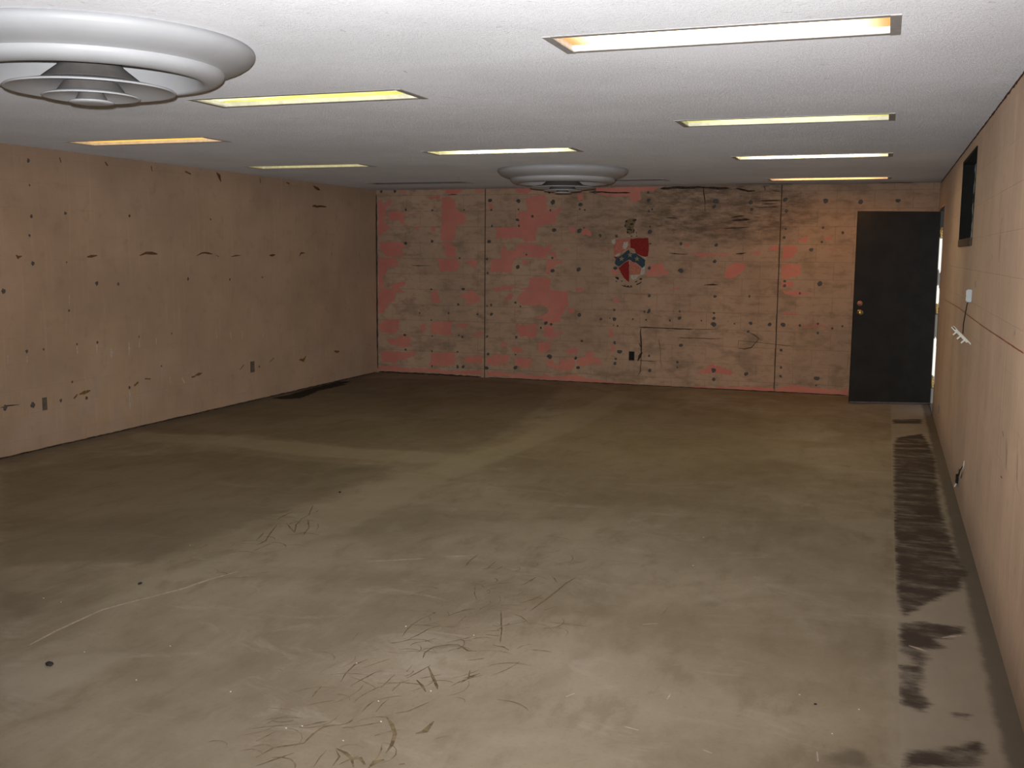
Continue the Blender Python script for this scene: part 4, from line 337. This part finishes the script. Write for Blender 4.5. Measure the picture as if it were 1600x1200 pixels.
for (a, b, c_, d) in rects:
    i = len(mb.v); mb.v += [(a, c_, H), (a, d, H), (b, d, H), (b, c_, H)]; mb.f.append((i, i+1, i+2, i+3))
me = bpy.data.meshes.new('ceiling'); me.from_pydata(mb.v, [], mb.f); me.materials.append(M['ceiling'])
ceiling = struct(link('ceiling', me), 'white rough textured ceiling with grey scuffs')

# ------------------------------------------------------------------ block walls
PITCH, BL = .21, .42
def courses():
    zs = [0] + [.114 + PITCH * k for k in range(12)] + [H]; return list(zip(zs[:-1], zs[1:]))
BM = {}
def block_mesh(L, h, gap, mat, key):
    ch = .0014 if key == 'b' else .0007
    k = (round(L, 3), round(h, 3), key)
    if k in BM: return BM[k]
    mb = MB(); a, b = L / 2 - gap / 2, h / 2 - gap / 2; D = .02     # local: x along, y depth (front at 0, back at +D), z up
    ring = lambda e, y: [(-a + e, y, -b + e), (a - e, y, -b + e), (a - e, y, b - e), (-a + e, y, b - e)]
    mb.v = ring(ch, 0) + ring(0, ch) + ring(0, D)
    mb.f = [(0, 1, 2, 3)]
    for r0 in (0, 4):
        for q in range(4): q2 = (q + 1) % 4; mb.f.append((r0 + q, r0 + 4 + q, r0 + 4 + q2, r0 + q2))
    BM[k] = mb.mesh('block', mat); return BM[k]
def lay_blocks(parent, segs, holes, place, gap, mat, key, amp):
    n = 0
    for s0, s1, off in segs:
        for ci, (z0, z1) in enumerate(courses()):
            u = s0 - BL + off + (BL / 2 if ci % 2 else 0)
            while u < s1 - 1e-4:
                a, b = max(u, s0), min(u + BL, s1); u += BL
                if b - a < .03: continue
                rs = [(a, b, z0, z1)]
                for hh in holes: rs = subtract(rs, hh)
                for (p0, p1, q0, q1) in rs:
                    if p1 - p0 < .025 or q1 - q0 < .02: continue
                    o = link('block', block_mesh(p1 - p0, q1 - q0, gap, mat, key), parent)
                    place(o, (p0 + p1) / 2, (q0 + q1) / 2, rng.uniform(0, amp)); n += 1
    return n
SEAM = [-5.553, -1.757]
T = .10
wall_back = struct(MB().box((-W - T, .004, 0), (T, .004 + T, H)).obj('wall_back', M['joint']), 'scraped block end wall with pink paint remains and a painted coat of arms')
def pb(o, u, z, d): o.location = (u, -d + .0006, z)
g = .0045
lay_blocks(wall_back, [(-W, SEAM[0] - g, -.18), (SEAM[0] + g, SEAM[1] - g, 0), (SEAM[1] + g, 0, 0)], [(-3.58, -3.505, .315, .432)], pb, .003, M['wall_back'], 'b', .0006)
for s in SEAM: MB().box((s - .005, .0015, 0), (s + .005, .004, H)).obj('control_joint', M['crack'], wall_back)
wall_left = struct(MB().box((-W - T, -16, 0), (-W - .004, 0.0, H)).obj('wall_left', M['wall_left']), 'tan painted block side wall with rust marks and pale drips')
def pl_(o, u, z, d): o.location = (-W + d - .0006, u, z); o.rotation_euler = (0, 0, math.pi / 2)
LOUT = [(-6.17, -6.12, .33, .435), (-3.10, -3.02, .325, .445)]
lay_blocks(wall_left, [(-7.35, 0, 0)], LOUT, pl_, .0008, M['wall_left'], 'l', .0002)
DOORWAY = (-1.26, -.34, 0, 2.18); WINDOW = (-5.27, -3.94, 1.745, 2.41)
mb = MB(); rs = [(-16, 0, 0, H)]
for hh in (DOORWAY, WINDOW): rs = subtract(rs, hh)
for (a, b, z0, z1) in rs: mb.box((.004, a, z0), (T, b, z1))
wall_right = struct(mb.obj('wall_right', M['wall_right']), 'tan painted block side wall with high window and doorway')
def pr(o, u, z, d): o.location = (-d + .0006, u, z); o.rotation_euler = (0, 0, -math.pi / 2)
lay_blocks(wall_right, [(-9.24, 0, 0)], [DOORWAY, WINDOW, (-2.47, -2.38, .19, .26)], pr, .0008, M['wall_right'], 'r', .0002)
for wl, xx, sgn in ((wall_left, -W, 1), (wall_right, 0, -1)):       # plain wall behind the viewpoint
    y1 = -7.35 if sgn > 0 else -9.24
    MB().box((min(xx, xx - sgn * .004), -16, 0), (max(xx, xx - sgn * .004), y1, H)).obj('plaster_panel', M['wall_left' if sgn > 0 else 'wall_right'], wl)
wall_front = struct(MB().box((-W - T, -16 - T, 0), (T, -16, H)).obj('wall_front', M['wall_left']), 'plain tan wall behind the viewpoint')
struct(MB().box((T, -16, -.12), (7, 3, -.02)).obj('ground', M['ground']), 'concrete ground outside the doorway')

# ------------------------------------------------------------------ paint remains, adhesive dabs, cracks, strokes
def jag(poly, step, amp, seed):
    r = random.Random(seed); out = []; n = len(poly)
    for i in range(n):
        a, b = poly[i], poly[(i + 1) % n]; L = math.hypot(b[0]-a[0], b[1]-a[1]); k = max(1, int(L / step))
        dx, dy = (b[0]-a[0]) / max(L, 1e-6), (b[1]-a[1]) / max(L, 1e-6)
        for j in range(k):
            t = j / k; w = amp * r.uniform(-1, 1) if j else 0
            out.append((a[0] + (b[0]-a[0])*t - dy*w, a[1] + (b[1]-a[1])*t + dx*w))
    return out
def film(polys, to3, lift, name, mat, parent):
    pts, faces = [], []
    for q in polys: faces.append(list(range(len(pts), len(pts) + len(q)))); pts += [Vector(a) for a in q]
    vs, _, fs, *_r = delaunay_2d_cdt(pts, [], faces, 1, 1e-6)       # union of the outlines, no overlaps
    me = bpy.data.meshes.new(name); me.from_pydata([to3(a[0], a[1], lift) for a in vs], [], [tuple(f) for f in fs]); me.materials.append(mat)
    return link(name, me, parent)
BK = lambda u, v, d: (u, -d, v)
LF = lambda u, v, d: (-W + d, u, v)
RG = lambda u, v, d: (-d, u, v)
FL = lambda u, v, d: (u, v, d)
CE = lambda u, v, d: (u, v, H - d)
pk = film([[(u, min(max(v, .003), H - .002)) for u, v in jag(q, .018, .013, i)] for i, q in enumerate(PINK)], BK, .0016, 'paint_residue', M['pink'], wall_back)
pk['kind'] = 'stuff'; pk['label'] = 'salmon pink paint left in block shaped patches'
def ribbon(pts, w, seed):
    r = random.Random(seed); L = []; Rr = []
    Q = []
    for a, b in zip(pts[:-1], pts[1:]):
        d = math.hypot(b[0]-a[0], b[1]-a[1]); k = max(1, int(d / .05))
        Q += [(a[0] + (b[0]-a[0])*j/k + r.uniform(-1, 1)*w*.18, a[1] + (b[1]-a[1])*j/k + r.uniform(-1, 1)*w*.18) for j in range(k)]
    Q.append(tuple(pts[-1])); n = len(Q); quads = []
    for i, p in enumerate(Q):
        a, b = Q[max(i-1, 0)], Q[min(i+1, n-1)]; l = math.hypot(b[0]-a[0], b[1]-a[1]) or 1
        nx_, ny_ = -(b[1]-a[1])/l, (b[0]-a[0])/l
        hw = w * .5 * r.uniform(.6, 1.1) * (0.3 if i in (0, n-1) else 1)
        L.append((p[0] + nx_*hw, p[1] + ny_*hw)); Rr.append((p[0] - nx_*hw, p[1] - ny_*hw))
    return [[L[i], L[i+1], Rr[i+1], Rr[i]] for i in range(n-1)]
par = {'back': (wall_back, BK, .0022), 'left': (wall_left, LF, .0016), 'right': (wall_right, RG, .0016), 'floor': (floor, FL, .0012), 'ceil': (ceiling, CE, .0015)}
nm = {'crack': 'crack', 'soot_black': 'soot_and_dark_line', 'rust': 'rust_and_shade_mark', 'ochre': 'glue_smear', 'pale': 'filler_streak', 'chalk': 'chalk_line', 'glue': 'glue_strand', 'strand': 'fine_glue_strand', 'scuff': 'scuff_mark', 'smudge': 'smudge'}
STROKES = [q for q in STROKES if q[1] != 'smudge']
STROKES += [['back', 'soot_black', .022, [(-W + .02, .008), (-6.2, .012), (-5.6, .006)]], ['back', 'soot_black', .012, [(-5.5, .006), (-4, .006), (-2.4, .006), (-.9, .006)]], ['left', 'soot_black', .014, [(-7.2, .006), (-4, .006), (-.05, .006)]],  # dark lines along the foot of the walls
            ['back', 'soot_black', .016, [(-W + .008, .05), (-W + .008, 1.2), (-W + .008, 2.45)]], ['left', 'soot_black', .014, [(-.012, .3), (-.012, 1.3), (-.012, 2.3)]], ['right', 'rust', .018, [(-9.2, H - .009), (-5, H - .009), (-.1, H - .009)]]]  # dark corner lines; the right wall line is shade painted under the ceiling
gr = random.Random(3)
for cx, cy, sx, sy, n in GLUE_SPOTS:                                  # hair-fine glue strands around the traced ones
    for k in range(int(n * .75)):
        x, y = gr.gauss(cx, sx), gr.gauss(cy, sy); a = gr.gauss(.9, .5); b = gr.uniform(-2.4, 2.4); L = gr.uniform(.05, .2); P_ = []
        for j in range(6):
            P_.append((x, y)); x += math.cos(a) * L / 5; y += math.sin(a) * L / 5; a += b / 5
        STROKES.append(['floor', 'strand', gr.choice((.004, .005, .007)), P_])
bk = {}
for i, (wl, colr, wdt, pts) in enumerate(STROKES): bk.setdefault((wl, colr), []).extend(ribbon(pts, wdt, i))
for (wl, colr), quads in bk.items():
    p_, f_, d_ = par[wl]; mb = MB()
    for i, q in enumerate(quads):
        b = len(mb.v); mb.v += [f_(u, v, d_ + (i % 50) * 1.2e-5) for u, v in q]; mb.f.append((b, b + 1, b + 2, b + 3))
    me = bpy.data.meshes.new(nm[colr]); me.from_pydata(mb.v, [], mb.f); me.materials.append(M[colr])
    o = link(nm[colr], me, p_); o['kind'] = 'stuff'
def dab_mesh(seed):
    r = random.Random(seed); n = 10; rad = [r.uniform(.7, 1.15) for _ in range(n)]; mb = MB()
    sx, sz = r.uniform(.85, 1.15), r.uniform(.85, 1.15)
    for k, d in ((1, 0), (.62, .4)):
        mb.v += [(rad[i]*k*sx*math.cos(2*math.pi*i/n), -d*.2, rad[i]*k*sz*math.sin(2*math.pi*i/n)) for i in range(n)]
    for i in range(n): j = (i+1) % n; mb.f.append((i, j, n+j, n+i))
    mb.f.append(tuple(range(n, 2*n))); return mb
dm = [dab_mesh(s).mesh('adhesive_dab', M['dab']) for s in range(7)]; dl = [dab_mesh(s + 20).mesh('adhesive_dab', M['leftdab']) for s in range(7)]
def put_dabs(data, meshes, mat, parent, place, cut, seeds):
    small = MB()
    for i, (u, v, s) in enumerate(data):
        if s >= cut:
            o = link('adhesive_dab', meshes[i % 7], parent); place(o, u, v); o.scale = (s * .9, s, s * .9)
        else:
            src = dab_mesh(seeds + i); b = len(small.v)
            small.v += [(x*s + u, y*s, z*s + v) for x, y, z in src.v]; small.f += [tuple(b + q for q in f) for f in src.f]
    o = small.obj('adhesive_speck', mat, parent); o['kind'] = 'stuff'; return o
put_dabs(BACK_DABS, dm, M['dab'], wall_back, lambda o, u, v: setattr(o, 'location', (u, -.0012, v)), .023, 100).location = (0, -.0012, 0)
def pld(o, u, v): o.location = (-W + .0012, u, v); o.rotation_euler = (0, 0, math.pi / 2)
o = put_dabs(LEFT_DABS, dl, M['leftdab'], wall_left, pld, .015, 300); o.location = (-W + .0012, 0, 0); o.rotation_euler = (0, 0, math.pi / 2)

# ------------------------------------------------------------------ painted coat of arms
em = tag(empty('coat_of_arms', (-3.59, 0, 1.30)), 'faded painted coat of arms with red and white quarters and a starred blue chevron', 'emblem')
def empart(name, polys, mat, lift, label=None):
    o = film([[(u + 3.59, v - 1.30) for u, v in jag(q, .03, .004, hash(name) % 97 + i)] for i, q in enumerate(polys)], BK, lift, name, mat, em)
    if label: o['label'] = label
    return o
for q in EMBLEM['white']: empart('white_flake', [q], M['em_whiteq'], .0030)
for q in EMBLEM['pink']: empart('pale_quarter', [q], M['em_pinkq'], .0026)
for q in EMBLEM['red']: empart('red_quarter', [q], M['em_red'], .0034)
for q in EMBLEM['blue']: empart('blue_chevron', [q], M['em_blue'], .0038)
for (u, v, r_) in EMBLEM['star']:
    empart('star', [[(u + (r_ if k % 2 == 0 else r_*.42) * math.sin(k*math.pi/5), v + (r_ if k % 2 == 0 else r_*.42) * math.cos(k*math.pi/5)) for k in range(10)]], M['em_star'], .0043)
empart('crest', EMBLEM['olive'], M['em_olive'], .0024)
for q in EMBLEM['black'][10:]: empart('crest_line', [q], M['em_black'], .0030)
for q in EMBLEM['black'][:10]: empart('motto_mark', [q], M['em_black'], .0030)

# ------------------------------------------------------------------ recessed ceiling lights
def lens_mat(i, cen, end, streak):
    t = NT('light_lens'); tc = t.n.new('ShaderNodeTexCoord').outputs['Object']; X, Y, Z = t.sep(tc)
    if cen is None: return t.done((.12, .11, .10), .5)
    f = t.ramp(t.math('ABSOLUTE', X), .30, .615)
    c = t.mix(f, cen, end)
    if streak:
        n = t.ramp(t.noise(3.2, 4, .6, vec=tc, stretch=(1, 5, 1), dist=.5), .52, .64); c = t.mix(n, c, (1.5, 1.5, 1.1))
    e = t.n.new('ShaderNodeEmission'); t.link(c, e.inputs['Color']); t.link(e.outputs[0], t.out.inputs['Surface']); return t.m
fr_end = MB().box((-.019, -.175, -.004), (.019, .175, .004)).mesh('end_plate', M['metal'], bevel=.001)
fr_side = MB().box((-.612, -.018, -.0025), (.612, .018, .004)).mesh('side_flange', M['metal'], bevel=.001)
hs = MB(); w = .004
for bx in (((-.62, -.14, 0), (-.616, .14, .09)), ((.616, -.14, 0), (.62, .14, .09)), ((-.62, -.14, 0), (.62, -.136, .09)), ((-.62, .136, 0), (.62, .14, .09)), ((-.62, -.14, .088), (.62, .14, .092))): hs.box(*bx)
hmesh = hs.mesh('housing', M['housing']); hdark = hs.mesh('housing', M['neck'])  # unlit lights: shade inside the housing put into a darker colour
lensmb = MB().box((-.614, -.134, .022), (.614, .134, .030))
for i, (c, y, cen, end, stk, lab) in enumerate(LAMPS):
    e = tag(empty('ceiling_light', (LX[c], y, H)), lab, 'light', 'recessed strip lights in the ceiling')
    for s in (-1, 1):
        o = link('end_plate', fr_end, e); o.location = (s * .631, 0, 0)
        o = link('side_flange', fr_side, e); o.location = (0, s * .157, 0)
    link('housing', hmesh if cen else hdark, e)
    link('lens', lensmb.mesh('lens', lens_mat(i, cen, end, stk)), e)

# ------------------------------------------------------------------ round ceiling air vents
def vent_meshes():
    o = {}
    def sm(prof, name, mat, closed=False): return MB().lathe(prof, 72, closed=closed).mesh(name, mat, True)
    o['outer_ring'] = sm([(.640,0),(.650,-.008),(.654,-.02),(.650,-.034),(.636,-.05),(.612,-.065),(.58,-.078),(.552,-.087),(.535,-.092),(.526,-.095)], 'outer_ring', M['diffuser'])
    o['inner_ring'] = sm([(.526,-.095),(.527,-.103),(.522,-.117),(.508,-.129),(.488,-.138),(.466,-.143),(.446,-.143),(.438,-.139),(.432,-.13),(.415,-.10),(.385,-.06),(.36,-.02),(.36,0)], 'inner_ring', M['diffuser'])
    o['dish'] = [sm([(.205,-.152),(.25,-.160),(.30,-.171),(.326,-.177),(.332,-.182),(.328,-.186),(.318,-.184),(.25,-.166),(.18,-.152),(.0,-.148),(.0,-.144),(.205,-.148)], 'dish', M['diffuser']),
                 sm([(.130,-.190),(.155,-.196),(.180,-.204),(.190,-.209),(.187,-.213),(.178,-.211),(.13,-.199),(.08,-.192),(0,-.190)], 'dish', M['diffuser']),
                 sm([(.0,-.220),(.058,-.220),(.078,-.224),(.088,-.229),(.085,-.233),(.06,-.236),(.0,-.238)], 'dish', M['diffuser'])]
    o['neck'] = [sm([(.10,-.04),(.128,-.09),(.212,-.157)], 'neck', M['neck']), sm([(.102,-.148),(.138,-.196)], 'neck', M['neck']), sm([(.046,-.19),(.064,-.223)], 'neck', M['neck'])]
    return o
VM = vent_meshes()
for (x, y, lab) in ((-3.62, -9.50, 'large round white ceiling air vent with stepped rings at top left'), (-3.63, -2.85, 'round white ceiling air vent with stepped rings near the end wall')):
    e = tag(empty('ceiling_vent', (x, y, H)), lab, 'air vent', 'round ceiling vents')
    link('outer_ring', VM['outer_ring'], e); link('inner_ring', VM['inner_ring'], e)
    for me_ in VM['dish']: link('dish', me_, e)
    for me_ in VM['neck']: link('neck', me_, e)

# ------------------------------------------------------------------ doorway, open door
tr = struct(empty('trim_1', (0, -.8, 0)), 'patchy white door frame around the doorway')
def tp(name, a, b, mat): o = MB().box(a, b).obj(name, mat, tr, bevel=.002); o.location = (0, .8, 0); return o
tp('jamb', (-.004, -.362, 0), (T + .01, -.338, 2.18), M['jamb']); tp('jamb', (-.004, -1.262, 0), (T + .01, -1.238, 2.18), M['jamb'])
tp('head', (-.004, -1.238, 2.165), (T + .01, -.362, 2.185), M['jamb']); tp('threshold', (-.004, -1.238, 0), (T + .01, -.362, .012), M['grey'])
DOOR_A = math.atan2(.245, .868)
door = struct(empty('door_1', (-.008, -.372, 0), DOOR_A), 'open dark brown flush door with brass knob, swung against the end wall')
DW, DT = .895, .042                                    # local: x from -DW (free edge) to 0 (hinge), y -DT..0 (room face at -DT)
MB().box((-DW, -DT, .018), (0, 0, 2.158)).obj('panel', M['door'], door, bevel=.002)
MB().box((-DW, -DT - .004, .006), (-.004, -.004, .022)).obj('door_sweep', M['grey'], door)
def knob(loc, mat, name, prof):
    o = MB().lathe(prof, 28).obj(name, mat, door, True); o.location = loc; o.rotation_euler = (math.pi / 2, 0, 0); return o
knob((-DW + .065, -DT, 1.035), M['brass'], 'knob', [(0, .0), (.033, .0), (.034, .004), (.016, .008), (.012, .022), (.018, .030), (.027, .038), (.030, .048), (.026, .058), (.014, .064), (0, .065)])
knob((-DW + .062, -DT, 1.135), M['copper'], 'deadbolt', [(0, 0), (.030, 0), (.031, .006), (.026, .012), (.014, .014), (.012, .018), (0, .018)])
for z in (.25, 1.085, 1.93):
    h = MB().tube([(.006, -DT - .004, z - .055), (.006, -DT - .004, z + .055)], .007, 10).obj('hinge', M['brass'], door, True)
    o = MB().box((.004, -DT - .002, z - .055), (.050, -DT + .001, z + .055)).obj('hinge_leaf', M['brass'], h)
    for q in (-.03, 0, .03): MB().lathe([(0, -.002), (.005, -.002), (.005, 0)], 10).obj('screw', M['dark'], h).matrix_local = Matrix.Translation((.030, -DT - .002, z + q)) @ Matrix.Rotation(-math.pi / 2, 4, 'X')

# ------------------------------------------------------------------ high window in the right wall
wn = struct(empty('window_1', (0, -4.6, 1.745)), 'narrow dark framed window high in the right wall')
def wp(name, a, b, mat, bev=.002): o = MB().box(a, b).obj(name, mat, wn, bevel=bev); o.location = (0, 4.6, -1.745); return o
wp('frame', (-.006, -3.965, 1.745), (.098, -3.94, 2.41), M['frame_dark']); wp('frame', (-.002, -5.27, 1.745), (.098, -5.245, 2.41), M['frame_dark'])
wp('frame', (-.006, -5.245, 2.385), (.098, -3.965, 2.41), M['frame_dark']); wp('sill', (-.012, -5.245, 1.745), (.098, -3.965, 1.80), M['sill'])
wp('pane', (.078, -5.245, 1.80), (.082, -3.965, 2.385), M['pane'], 0)

# ------------------------------------------------------------------ electrical boxes and loose fittings
def box_hole(parent_name, loc, rz, label, wdt=.06, hgt=.11, grp=None, inner='dark'):
    e = tag(empty(parent_name, loc, rz), label, 'outlet box', grp); t_ = .004        # local: x along wall, y into the room = -y
    MB().box((-wdt/2, .0, 0), (wdt/2, .03, hgt)).obj('back_plate', M[inner], e)
    for a, b in (((-wdt/2 - t_, -.006, -t_), (-wdt/2, .01, hgt + t_)), ((wdt/2, -.004, -t_), (wdt/2 + t_, .01, hgt + t_)), ((-wdt/2, -.006, -t_), (wdt/2, .01, 0)), ((-wdt/2, -.006, hgt), (wdt/2, .01, hgt + t_))):
        MB().box(a, b).obj('rim', M['grey'], e)
    return e
box_hole('outlet_box', (-3.543, .002, .318), 0, 'open black outlet box low in the end wall below the coat of arms', .066, .11)
box_hole('outlet_box', (-W - .002, -6.145, .333), math.pi / 2, 'open outlet box low in the left wall, nearest the viewpoint', .042, .098, None, 'recess')
box_hole('outlet_box', (-W - .002, -3.06, .328), math.pi / 2, 'open outlet box low in the left wall, nearer the end wall', .065, .112, None, 'recess')
box_hole('outlet_box', (.002, -2.425, .195), -math.pi / 2, 'small dark outlet hole low in the right wall beside the door', .08, .06)
e = tag(empty('junction_box', (0, -5.52, 1.375)), 'small bluish white junction box on the right wall below the window', 'junction box')
MB().box((-.030, -.03, 0), (0, .03, .082)).obj('body', M['bluewhite'], e, bevel=.003); MB().box((-.034, -.026, .006), (-.030, .026, .076)).obj('cover', M['white'], e, bevel=.001)
MB().lathe([(0, 0), (.004, 0), (.004, .002), (0, .002)], 10).obj('screw', M['grey'], e).matrix_local = Matrix.Translation((-.034, 0, .04)) @ Matrix.Rotation(-math.pi/2, 4, 'Y')
cw = tag(MB().tube([(-.020, -5.525, 1.376), (-.026, -5.54, 1.355), (-.034, -5.57, 1.31), (-.040, -5.60, 1.27), (-.046, -5.63, 1.235), (-.048, -5.66, 1.20), (-.050, -5.69, 1.178)], .003, 8).obj('wire', M['cord'], None, True), 'thin dark wire hanging from the junction box on the right wall', 'wire')
e = tag(empty('switch_bracket', (-.06, -5.70, 1.165)), 'broken white bracket with prongs dangling on a wire against the right wall', 'bracket')
e.rotation_euler = (0, math.radians(45), 0)                      # local x runs down toward the wall
MB().box((-.052, -.012, -.009), (.058, .012, .009)).obj('body', M['white'], e, bevel=.002)
MB().box((-.080, -.008, -.010), (-.040, .008, -.002)).obj('tab', M['white'], e, bevel=.001); MB().box((-.078, -.008, .004), (-.05, .008, .010)).obj('tab', M['white'], e, bevel=.001)
MB().box((.050, -.008, .0), (.085, .008, .009)).obj('tab', M['white'], e, bevel=.001); MB().box((-.075, -.006, -.002), (-.045, .006, .004)).obj('slot', M['dark'], e)
for x_ in (-.036, .0, .036): MB().box((x_ - .005, -.006, -.034), (x_ + .005, .006, -.008)).obj('prong', M['white'], e, bevel=.001)
e = tag(empty('torn_outlet', (0, -5.45, .12)), 'torn outlet with bent pale plate and loose wire low on the right wall', 'outlet')
o = MB().box((-.012, -.004, 0), (-.006, .05, .11)).obj('cover_plate', M['white'], e, bevel=.001); o.rotation_euler = (0, .42, 0); o.location = (-.02, 0, -.01)
MB().box((-.022, -.01, .02), (-.002, .03, .08)).obj('socket', M['dark'], e, bevel=.002); MB().box((-.006, -.035, 0), (0, .055, .115)).obj('back_box', M['grey'], e, bevel=.002)
MB().tube([(-.018, -.02, .05), (-.022, -.08, .07), (-.020, -.16, .10), (-.018, -.26, .16), (-.014, -.36, .20), (-.010, -.42, .225)], .004, 8).obj('loose_wire', M['cord'], e, True)
MB().tube([(-.012, -.30, .12), (-.010, -.40, .20), (-.010, -.46, .26)], .004, 8).obj('torn_edge', M['white'], e, True)

# ------------------------------------------------------------------ grit on the floor
def chip(seed, s):
    r = random.Random(seed); bm = bmesh.new(); bmesh.ops.create_icosphere(bm, subdivisions=1, radius=1)
    for v in bm.verts: v.co = Vector((v.co.x * s * r.uniform(.7, 1.2), v.co.y * s * r.uniform(.5, .9), max(v.co.z, -.8) * s * .45 * r.uniform(.8, 1.2)))
    z = min(v.co.z for v in bm.verts)
    for v in bm.verts: v.co.z -= z
    me = bpy.data.meshes.new('chip'); bm.to_mesh(me); bm.free(); return me
DL = ['dark pebble lying alone on the floor at bottom left', 'dark crumb on the floor beside the pale scratch line', 'small dark crumb on the floor at the edge of the pale band', 'tiny reddish crumb on the floor near the dark adhesive strip']
for i, (x, y, s) in enumerate(CHIPS['pebble']):
    me_ = chip(i + 5, s); me_.materials.append(M['chip_dark']); o = tag(link('pebble', me_), DL[i], 'pebble'); o.location = (x, y, .0005); o.rotation_euler = (0, 0, i * 1.3)
for i, (x, y, s) in enumerate(CHIPS['white']):
    me_ = chip(i + 40, s); me_.materials.append(M['chip_white']); o = tag(link('plaster_crumb', me_), 'tiny white plaster crumb lying on the concrete floor', 'crumb', 'white crumbs on the floor'); o.location = (x, y, .0005)
